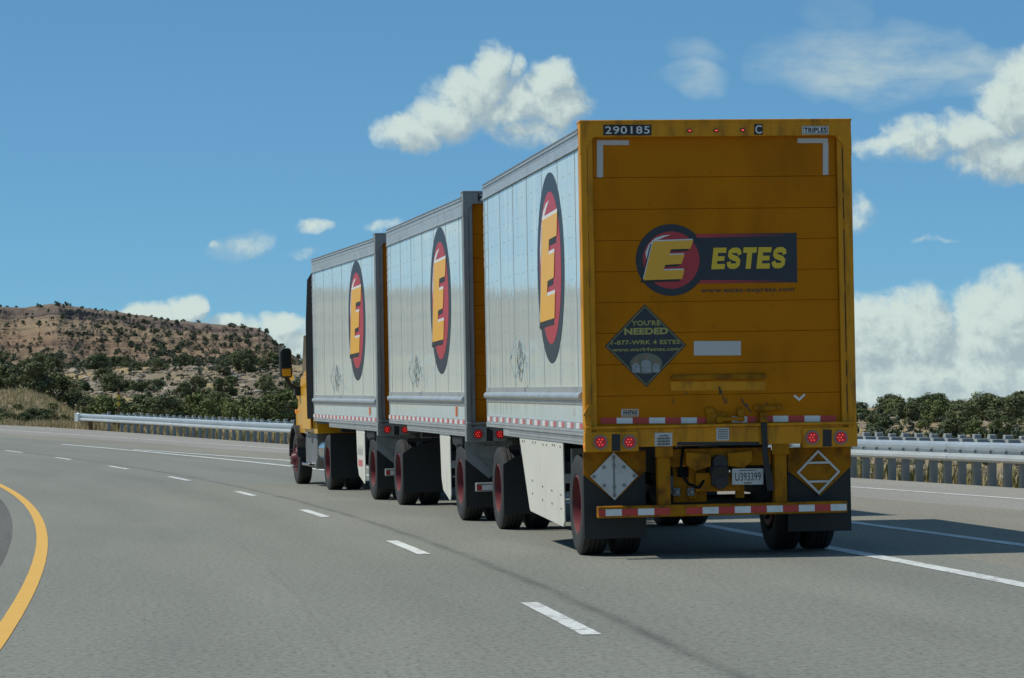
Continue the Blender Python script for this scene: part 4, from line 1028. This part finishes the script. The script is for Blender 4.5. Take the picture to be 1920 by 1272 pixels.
# ------------------------------------------------------------------ guardrail
def guardrail():
    G = empty('guardrail', road_pt(smooth_tab(GUARD, 50), 50)); tag(G, 'long galvanised guardrail with grey posts along the outer shoulder', 'guardrail')
    bpy.context.view_layer.update()
    inv = G.matrix_world.inverted()
    goff = lambda s: smooth_tab(GUARD, s) + .35
    prof = [(-.0, .385), (-.035, .40), (-.082, .425), (-.085, .465), (-.03, .50), (-.004, .53), (-.004, .565), (-.03, .595), (-.085, .63), (-.082, .67), (-.035, .695), (0, .71)]
    S0, S1 = -30.0, 134.5; step = 3.9; n = int((S1 - S0) / step)
    for i in range(n + 1):
        a = S0 + i * step; b = min(S1, a + step + .28)
        if b - a < .5: continue
        m = MB(); k = 6; np_ = len(prof)
        for side in (0, 1):
            for j in range(k + 1):
                s = a + (b - a) * j / k
                for (o, z) in prof:
                    m.v.append(tuple(inv @ road_pt(goff(s) - .20 + o + side * .005 + (.004 if i % 2 else 0), s, z)))
        for side in (0, 1):
            base = side * (k + 1) * np_
            for j in range(k):
                for q in range(np_ - 1):
                    f = (base + j * np_ + q, base + j * np_ + q + 1, base + (j + 1) * np_ + q + 1, base + (j + 1) * np_ + q); m.f.append(f if side else f[::-1])
        me = m.mesh('rail_section', M['steel_rail'], smooth=True); link('rail_section', me, G)
    pm = MB().box(-.06, .06, -.062, .062, -.3, .825).mesh('post', M['post'], .008)
    bm_ = MB().box(-.10, .10, -.065, .065, .40, .76).mesh('blockout', M['post'], .006)
    bolt = MB().cyl((0, 0, 0), (-.02, 0, 0), .02, n=6).mesh('bolt', M['alu_dark'])
    s = -28.0; posts = []
    while s < 132.2:
        posts.append(s); s += .63 if s < 75 else (1.13 if s < 128 else 2.2)
    for s in posts:
        p = inv @ road_pt(goff(s), s); q = A0 + s / RC
        o = link('post', pm, G); o.location = p + Vector((.085 * math.cos(q), .085 * math.sin(q), random.uniform(-.012, .012))); o.rotation_euler = (random.uniform(-.012, .012), random.uniform(-.012, .012), q + random.uniform(-.04, .04))
        b = link('blockout', bm_, G); b.location = p + Vector((-.095 * math.cos(q), -.095 * math.sin(q), 0)); b.rotation_euler = (0, 0, q)
        if s < 60:
            c = link('bolt', bolt, G); c.location = p + Vector((-.205 * math.cos(q), -.205 * math.sin(q), .548)); c.rotation_euler = (0, 0, q)
    q = A0 + 134 / RC
    e = MB().box(-.16, .06, -.10, .45, .34, .74).build('end_terminal', M['steel_rail'], G, .02); e.location = inv @ road_pt(goff(134.3) - .2, 134.3); e.rotation_euler = (0, 0, q)
    e = MB().box(-.1, .1, -.1, .1, -.3, .5).build('wooden_post', M['wood'], G, .01); e.location = inv @ road_pt(goff(133.4), 133.4); e.rotation_euler = (0, 0, q)
guardrail()

def delineator():
    p = road_pt(13.9, 131.5); p.z = terrain(p.x, p.y)
    D = empty('delineator_post', p); tag(D, 'thin dark post with yellow markers standing behind the guardrail end', 'marker post')
    MB().box(-.045, .045, -.03, .03, -.2, 1.95).build('post', M['wood'], D, .005)
    for z in (1.25, 1.55):
        MB().prism([(-.10, z), (0, z - .13), (.10, z), (0, z + .13)], 'y', -.04, -.032).build('yellow_marker', M['print_yellow'], D)
delineator()

# ------------------------------------------------------------------ rocks, junipers, grass
def rock_mat():
    m, nt, b = newmat('pale_limestone')
    oi = nt.nodes.new('ShaderNodeObjectInfo'); oc = ncoord(nt)
    c = nmix(nt, oi.outputs['Random'], (.26, .215, .16), (.42, .37, .295))
    c = nmix(nt, nramp(nt, nnoise(nt, oc, 3, 6, .65), [(.35, 0.0), (.7, .7)]), c, (.17, .14, .105))
    nt.links.new(c, b.inputs['Base Color']); b.inputs['Roughness'].default_value = .95; b.inputs['Specular IOR Level'].default_value = .15
    nbump(nt, b, nnoise(nt, oc, 6, 6, .7), .7, .08); return m
M['rock'] = rock_mat()
def rock_mesh(seed):
    rnd = random.Random(seed)
    bm = bmesh.new(); bmesh.ops.create_icosphere(bm, subdivisions=2, radius=.5)
    o = rnd.uniform(0, 50)
    for k in range(9):                                # chop facets
        n = Vector((rnd.gauss(0, 1), rnd.gauss(0, 1), rnd.gauss(0, .8))).normalized(); d = rnd.uniform(.24, .4)
        for v in bm.verts:
            t = v.co.dot(n)
            if t > d: v.co -= n * (t - d)
    for v in bm.verts:
        v.co *= 1 + .18 * noise.noise(v.co * 4 + Vector((o, 0, 0))); v.co.z = v.co.z * .62 + .12; v.co.x *= 1.3
    me = bpy.data.meshes.new('boulder'); bm.to_mesh(me); bm.free(); me.materials.append(M['rock']); return me
ROCKS = [rock_mesh(i) for i in range(7)]
def foliage_mat(name, c0, c1):
    m, nt, b = newmat(name)
    oi = nt.nodes.new('ShaderNodeObjectInfo'); oc = ncoord(nt)
    c = nmix(nt, oi.outputs['Random'], c0, c1)
    c = nmix(nt, .9, c, nramp(nt, nnoise(nt, oc, 5, 3), [(.3, (.75, .8, .7)), (.7, (1.2, 1.15, 1.0))]), 'MULTIPLY')
    at = nt.nodes.new('ShaderNodeAttribute'); at.attribute_name = 'tone'
    c = nmix(nt, at.outputs['Fac'], c, (.19, .20, .09))
    nt.links.new(c, b.inputs['Base Color']); b.inputs['Roughness'].default_value = .75; b.inputs['Specular IOR Level'].default_value = .2
    return m
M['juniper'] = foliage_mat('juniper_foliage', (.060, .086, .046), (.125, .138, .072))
M['juniper_far'] = foliage_mat('hillside_shrub_foliage', (.075, .098, .072), (.115, .132, .094))  # foliage colour lightened, with distance haze painted in
M['green_bush'] = foliage_mat('bright_bush_foliage', (.085, .115, .045), (.13, .155, .06))
M['bark'] = pmat('juniper_bark', (.11, .085, .065), .9, var=.4, scale=10)
def crown_mesh(seed, nleaf, mat, size=.05, nclump=16, wid=.62, squash=1.0):
    rnd = random.Random(seed); vs = []; fs = []; tone = []
    cl = []
    for i in range(nclump):
        a = rnd.uniform(0, 2 * math.pi); h = rnd.uniform(.12, .86)
        prof = math.sin(math.pi * min(1, (h * .86 + .16))) ** .7
        r = wid * prof * rnd.uniform(.35, .82)
        cl.append((Vector((r * math.cos(a), r * math.sin(a), h)), rnd.uniform(.13, .24)))
    cl.append((Vector((0, 0, .45)), .33)); cl.append((Vector((rnd.uniform(-.1, .1), rnd.uniform(-.1, .1), .82)), .16))
    for i in range(nleaf):
        c, r = cl[rnd.randrange(len(cl))]
        d = Vector((rnd.gauss(0, 1), rnd.gauss(0, 1), rnd.gauss(0, 1))).normalized()
        rr = r * (rnd.random() ** .45) * (1.0 + (.35 if rnd.random() < .08 else 0))
        p = c + Vector((d.x, d.y, d.z * .9)) * rr
        if p.z < .02: p.z = rnd.uniform(.02, .12)
        n = (d + Vector((rnd.gauss(0, .6), rnd.gauss(0, .6), rnd.gauss(0, .6) + .25))).normalized()
        a = n.orthogonal().normalized(); b = n.cross(a); t = rnd.uniform(0, 6.3)
        a, b = a * math.cos(t) + b * math.sin(t), b * math.cos(t) - a * math.sin(t)
        s = size * rnd.uniform(.6, 1.5); k = len(vs)
        vs += [p - a * s - b * s * .3, p + b * s * .55, p + a * s - b * s * .2, p - b * s * .6]
        fs.append((k, k + 1, k + 2, k + 3)); tone.append(max(0, min(.5, rnd.gauss(.0, .16))))
    me = bpy.data.meshes.new('crown'); me.from_pydata([tuple(v) for v in vs], [], fs)
    A = me.attributes.new('tone', 'FLOAT', 'FACE'); A.data.foreach_set('value', tone)
    me.materials.append(mat); return me
def trunk_mesh(seed):
    rnd = random.Random(seed); m = MB()
    for i in range(3):
        a = rnd.uniform(0, 6.3); p0 = Vector((.03 * math.cos(a), .03 * math.sin(a), -.12)); p1 = p0 + Vector((.08 * math.cos(a), .08 * math.sin(a), .35)); p2 = p1 + Vector((.16 * math.cos(a + .4), .16 * math.sin(a + .4), .35))
        m.cyl(p0, p1, .045, .032, 6); m.cyl(p1, p2, .032, .012, 6)
        for j in range(2):
            b = a + rnd.uniform(-1.5, 1.5); m.cyl(p1, p1 + Vector((.25 * math.cos(b), .25 * math.sin(b), rnd.uniform(.1, .3))), .018, .006, 5)
    return m.mesh('trunk', M['bark'])
CR = [crown_mesh(30 + i, 3400, M['juniper'], .034, 15 + i, .60 + .05 * (i % 3)) for i in range(6)]
CG = [crown_mesh(60 + i, 2600, M['green_bush'], .036, 12, .72) for i in range(3)]
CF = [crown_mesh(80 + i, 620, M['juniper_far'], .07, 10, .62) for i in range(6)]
TK = [trunk_mesh(i) for i in range(4)]
def tree(name, x, y, h, crowns, label, cat, group, wide=1.0):
    z = terrain(x, y)
    o = empty(name, (x, y, z - .03 * h), (0, 0, random.uniform(0, 6.28))); o.scale = (h * wide, h * wide * random.uniform(.85, 1.15), h)
    tag(o, label, cat, group)
    link('crown', random.choice(crowns), o); link('trunk', random.choice(TK), o)
    return o
def at(U, d): a = (U - 960) / 5600.0; return d * math.sin(a), d * math.cos(a)
rr = random.Random(21)
# rounded row just behind the guardrail, near the cab
ORD = 'first second third fourth fifth sixth seventh eighth ninth tenth eleventh twelfth thirteenth fourteenth fifteenth sixteenth seventeenth eighteenth nineteenth twentieth twenty-first twenty-second twenty-third twenty-fourth twenty-fifth twenty-sixth twenty-seventh twenty-eighth twenty-ninth thirtieth thirty-first thirty-second thirty-third thirty-fourth thirty-fifth thirty-sixth'.split()
U = 196; kk = 0
while U < 640:
    d = rr.uniform(150, 182); h = rr.uniform(1.35, 2.05)
    tree('juniper_tree', *at(U, d), h, CR if rr.random() < .55 else CG, 'bushy green tree, ' + ORD[kk] + ' from the guardrail end in the row behind it', 'tree', 'bushy trees behind the guardrail', 1.15)
    U += rr.uniform(11, 21); kk += 1
for kk, (U, d, h, big) in enumerate(sorted(((20, 215, 2.2, 0), (78, 205, 2.5, 1), (50, 222, 2.2, 0), (112, 212, 2.3, 1), (150, 206, 1.6, 0), (-40, 212, 2.4, 0), (172, 196, 1.5, 0)), reverse=True)):
    tree('juniper_tree', *at(U, d), h, CR, 'dark juniper behind the grassy mound, ' + ORD[kk] + ' leftward from the guardrail end', 'tree', 'junipers behind the grassy mound', 1.25 if big else 1.1)
for kk, (U, d, h) in enumerate(sorted(((72, 160, 1.0), (92, 163, .9), (55, 158, .7), (3, 165, .9), (25, 170, .5), (125, 168, .5), (12, 155, .5), (40, 177, .45), (105, 180, .45)), reverse=True)):
    tree('low_shrub', *at(U, d), h, CR if h > .6 else CG, 'low green shrub on the dry grass mound, ' + ORD[kk] + ' leftward from the guardrail end', 'shrub', 'shrubs on the grassy mound', 1.6)
# rocky bank under the mesa
for i in range(74):
    U = rr.uniform(-60, 640); d = rr.choice((rr.uniform(232, 262), rr.uniform(262, 345))); h = rr.uniform(.9, 2.3) if d > 255 else rr.uniform(1.0, 2.0)
    tree('juniper_tree', *at(U, d), h, CR, 'dark juniper growing among the rocks of the bank below the mesa', 'tree', 'junipers on the rocky bank', 1.1)
# the low wooded rise beyond the guardrail on the other side
for i in range(86):
    U = rr.uniform(1590, 1975); d = rr.triangular(100, 255, 165); h = rr.uniform(.55, 1.55) * (.72 if d < 140 else 1)
    tree('juniper_tree', *at(U, d), h, CR if rr.random() < .8 else CG, 'dark juniper in the wood on the low rise beyond the trailers', 'tree', 'junipers on the low rise', 1.2)
# shrubs dotted over the mesa
def mesa_shrub(U, d, s):
    a = (U - 960) / 5600.0; z, f = mesa_z(U, d)
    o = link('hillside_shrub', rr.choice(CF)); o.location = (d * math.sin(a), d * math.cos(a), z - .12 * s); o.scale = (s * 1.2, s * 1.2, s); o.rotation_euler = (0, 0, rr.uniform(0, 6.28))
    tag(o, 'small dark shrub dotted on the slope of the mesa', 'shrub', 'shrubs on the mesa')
n = 0
while n < 272:
    U = rr.uniform(-30, 585); d = rr.uniform(405, 545)
    dens = .28 + .75 * math.exp(-((U - 370) / 150) ** 2) * (1 if d < 530 else .4)
    if d < 450: dens += .25
    if rr.random() > dens: continue
    s = rr.uniform(.7, 1.5) if d < 520 else rr.uniform(.6, 1.25)
    if U < 220 and d > 440: s *= .8
    mesa_shrub(U, d, s * .95); n += 1
for U in (8, 22, 38, 80, 82, 135, 160, 172, 196, 204, 221, 246, 251, 288, 305, 318, 346, 372):
    mesa_shrub(U, 583 + rr.uniform(-6, 8), rr.uniform(.5, 1.0))
# boulders
def boulder(x, y, s, label, group, sink=.2):
    o = link('boulder', rr.choice(ROCKS)); o.location = (x, y, terrain(x, y) + .02 * s - sink * s * .3); o.scale = (s, s * rr.uniform(.7, 1.2), s * rr.uniform(.6, 1.05)); o.rotation_euler = (rr.uniform(-.2, .2), rr.uniform(-.2, .2), rr.uniform(0, 6.28))
    tag(o, label, 'boulder', group)
for i in range(230):
    U = rr.uniform(60, 610); d = rr.triangular(228, 306, 255)
    boulder(*at(U, d), rr.uniform(.6, 1.5), 'pale angular boulder on the rocky bank below the mesa', 'boulders on the rocky bank')
for i in range(70):
    U = rr.uniform(1600, 2040); d = rr.uniform(85, 200)
    boulder(*at(U, d), rr.uniform(.4, 1.0), 'pale boulder among the junipers on the low rise', 'boulders on the low rise')
for i in range(52):
    s = rr.uniform(38, 58); off = smooth_tab(GUARD, s) + rr.uniform(1.3, 7)
    p = road_pt(off, s); boulder(p.x, p.y, rr.uniform(.25, .7), 'broken pale rock on the ground just behind the guardrail posts', 'rocks behind the guardrail')
def scatter_small(name, label, cat, src, spots, mat):
    vs = []; fs = []
    for (x, y, z, sc) in spots:
        me = rr.choice(src); k = len(vs); a = rr.uniform(0, 6.28); c, s = math.cos(a) * sc, math.sin(a) * sc
        vs += [(x + v.co.x * c - v.co.y * s, y + v.co.x * s + v.co.y * c, z + v.co.z * sc) for v in me.vertices]
        fs += [tuple(i + k for i in p.vertices) for p in me.polygons]
    me = bpy.data.meshes.new(name); me.from_pydata(vs, [], fs); me.materials.append(mat); tag(link(name, me), label, cat, None, 'stuff')
def chip(seed):
    rnd = random.Random(seed); bm = bmesh.new(); bmesh.ops.create_icosphere(bm, subdivisions=1, radius=.5)
    for v in bm.verts: v.co = Vector((v.co.x * rnd.uniform(.8, 1.5), v.co.y * rnd.uniform(.7, 1.2), v.co.z * rnd.uniform(.4, .9)))
    me = bpy.data.meshes.new('chip'); bm.to_mesh(me); bm.free(); return me
CH_ = [chip(i) for i in range(8)]
sp = []
for i in range(4200):
    U = rr.uniform(-60, 640); d = rr.triangular(222, 315, 258); x, y = at(U, d); sp.append((x, y, terrain(x, y), rr.uniform(.15, .75) ** 1.3 + .08))
for i in range(1500):
    U = rr.uniform(1590, 2060); d = rr.uniform(62, 210); x, y = at(U, d)
    o, s = to_road(x, y)
    if o > smooth_tab(GUARD, s) + 1.0: sp.append((x, y, terrain(x, y), rr.uniform(.08, .45)))
scatter_small('rubble', 'small pale rubble strewn over the rocky ground', 'rubble', CH_, sp, M['rock'])
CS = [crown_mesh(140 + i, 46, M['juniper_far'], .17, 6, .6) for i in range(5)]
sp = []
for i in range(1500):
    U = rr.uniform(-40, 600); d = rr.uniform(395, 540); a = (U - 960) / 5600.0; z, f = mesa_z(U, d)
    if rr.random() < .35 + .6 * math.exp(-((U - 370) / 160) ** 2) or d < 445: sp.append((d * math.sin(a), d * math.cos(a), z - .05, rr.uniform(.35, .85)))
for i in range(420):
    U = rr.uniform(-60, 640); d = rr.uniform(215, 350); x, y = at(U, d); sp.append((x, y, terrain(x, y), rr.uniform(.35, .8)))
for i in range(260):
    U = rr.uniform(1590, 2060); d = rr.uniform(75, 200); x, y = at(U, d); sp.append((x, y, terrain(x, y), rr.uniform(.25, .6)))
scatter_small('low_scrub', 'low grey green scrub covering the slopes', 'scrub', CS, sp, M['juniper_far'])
def grass(name, label, spots, mat):
    vs = []; fs = []
    for (x, y, h) in spots:
        z = terrain(x, y) - .02
        for b in range(7):
            a = rr.uniform(0, 6.28); w = .012 + .012 * rr.random(); hh = h * rr.uniform(.5, 1.1); l = rr.uniform(.05, .45) * hh
            bx = x + rr.gauss(0, .07); by = y + rr.gauss(0, .07); c, s = math.cos(a), math.sin(a); k = len(vs)
            vs += [(bx - w * s, by + w * c, z), (bx + w * s, by - w * c, z), (bx + c * l * .5 + w * s * .5, by + s * l * .5 - w * c * .5, z + hh * .6), (bx + c * l, by + s * l, z + hh)]
            fs += [(k, k + 1, k + 2), (k, k + 2, k + 3)]
    me = bpy.data.meshes.new(name); me.from_pydata(vs, [], fs); me.materials.append(mat)
    tag(link(name, me), label, 'grass', None, 'stuff')
def grass_mat(name, a, b_):
    m, nt, b = newmat(name); g = nt.nodes.new('ShaderNodeNewGeometry')
    c = nmix(nt, nramp(nt, nnoise(nt, g.outputs['Position'], 1.2, 4), [(.35, 0.0), (.65, 1.0)]), a, b_)
    nt.links.new(c, b.inputs['Base Color']); b.inputs['Roughness'].default_value = .8; b.inputs['Specular IOR Level'].default_value = .15; return m
M['straw'] = grass_mat('dry_straw', (.33, .265, .14), (.48, .395, .23)); M['greengrass'] = grass_mat('roadside_green', (.13, .15, .045), (.25, .22, .08))
sp = []
for i in range(2200):
    s = rr.uniform(34, 62) if i < 600 else rr.uniform(92, 136); off = smooth_tab(GUARD, s) + .75 + abs(rr.gauss(0, 1.6)); p = road_pt(off, s); sp.append((p.x, p.y, rr.uniform(.12, .36) if s < 70 else rr.uniform(.2, .5)))
for i in range(4200):
    U = rr.uniform(-90, 215); d = rr.uniform(139, 200); x, y = at(U, d)
    o, s = to_road(x, y)
    if o > smooth_tab(GUARD, s) + .6: sp.append((x, y, rr.uniform(.18, .5)))
grass('dry_grass', 'dry straw coloured grass along the road edge and on the mound', sp, M['straw'])
sp = []
for i in range(900):
    s = rr.uniform(34, 62) if i < 450 else rr.uniform(92, 134); off = smooth_tab(GUARD, s) + .8 + abs(rr.gauss(0, 1.2)); p = road_pt(off, s)
    if noise.noise(Vector((p.x * .6, p.y * .6, 3))) > .05: sp.append((p.x, p.y, rr.uniform(.25, .6)))
grass('green_weeds', 'green roadside weeds growing behind the guardrail posts', sp, M['greengrass'])
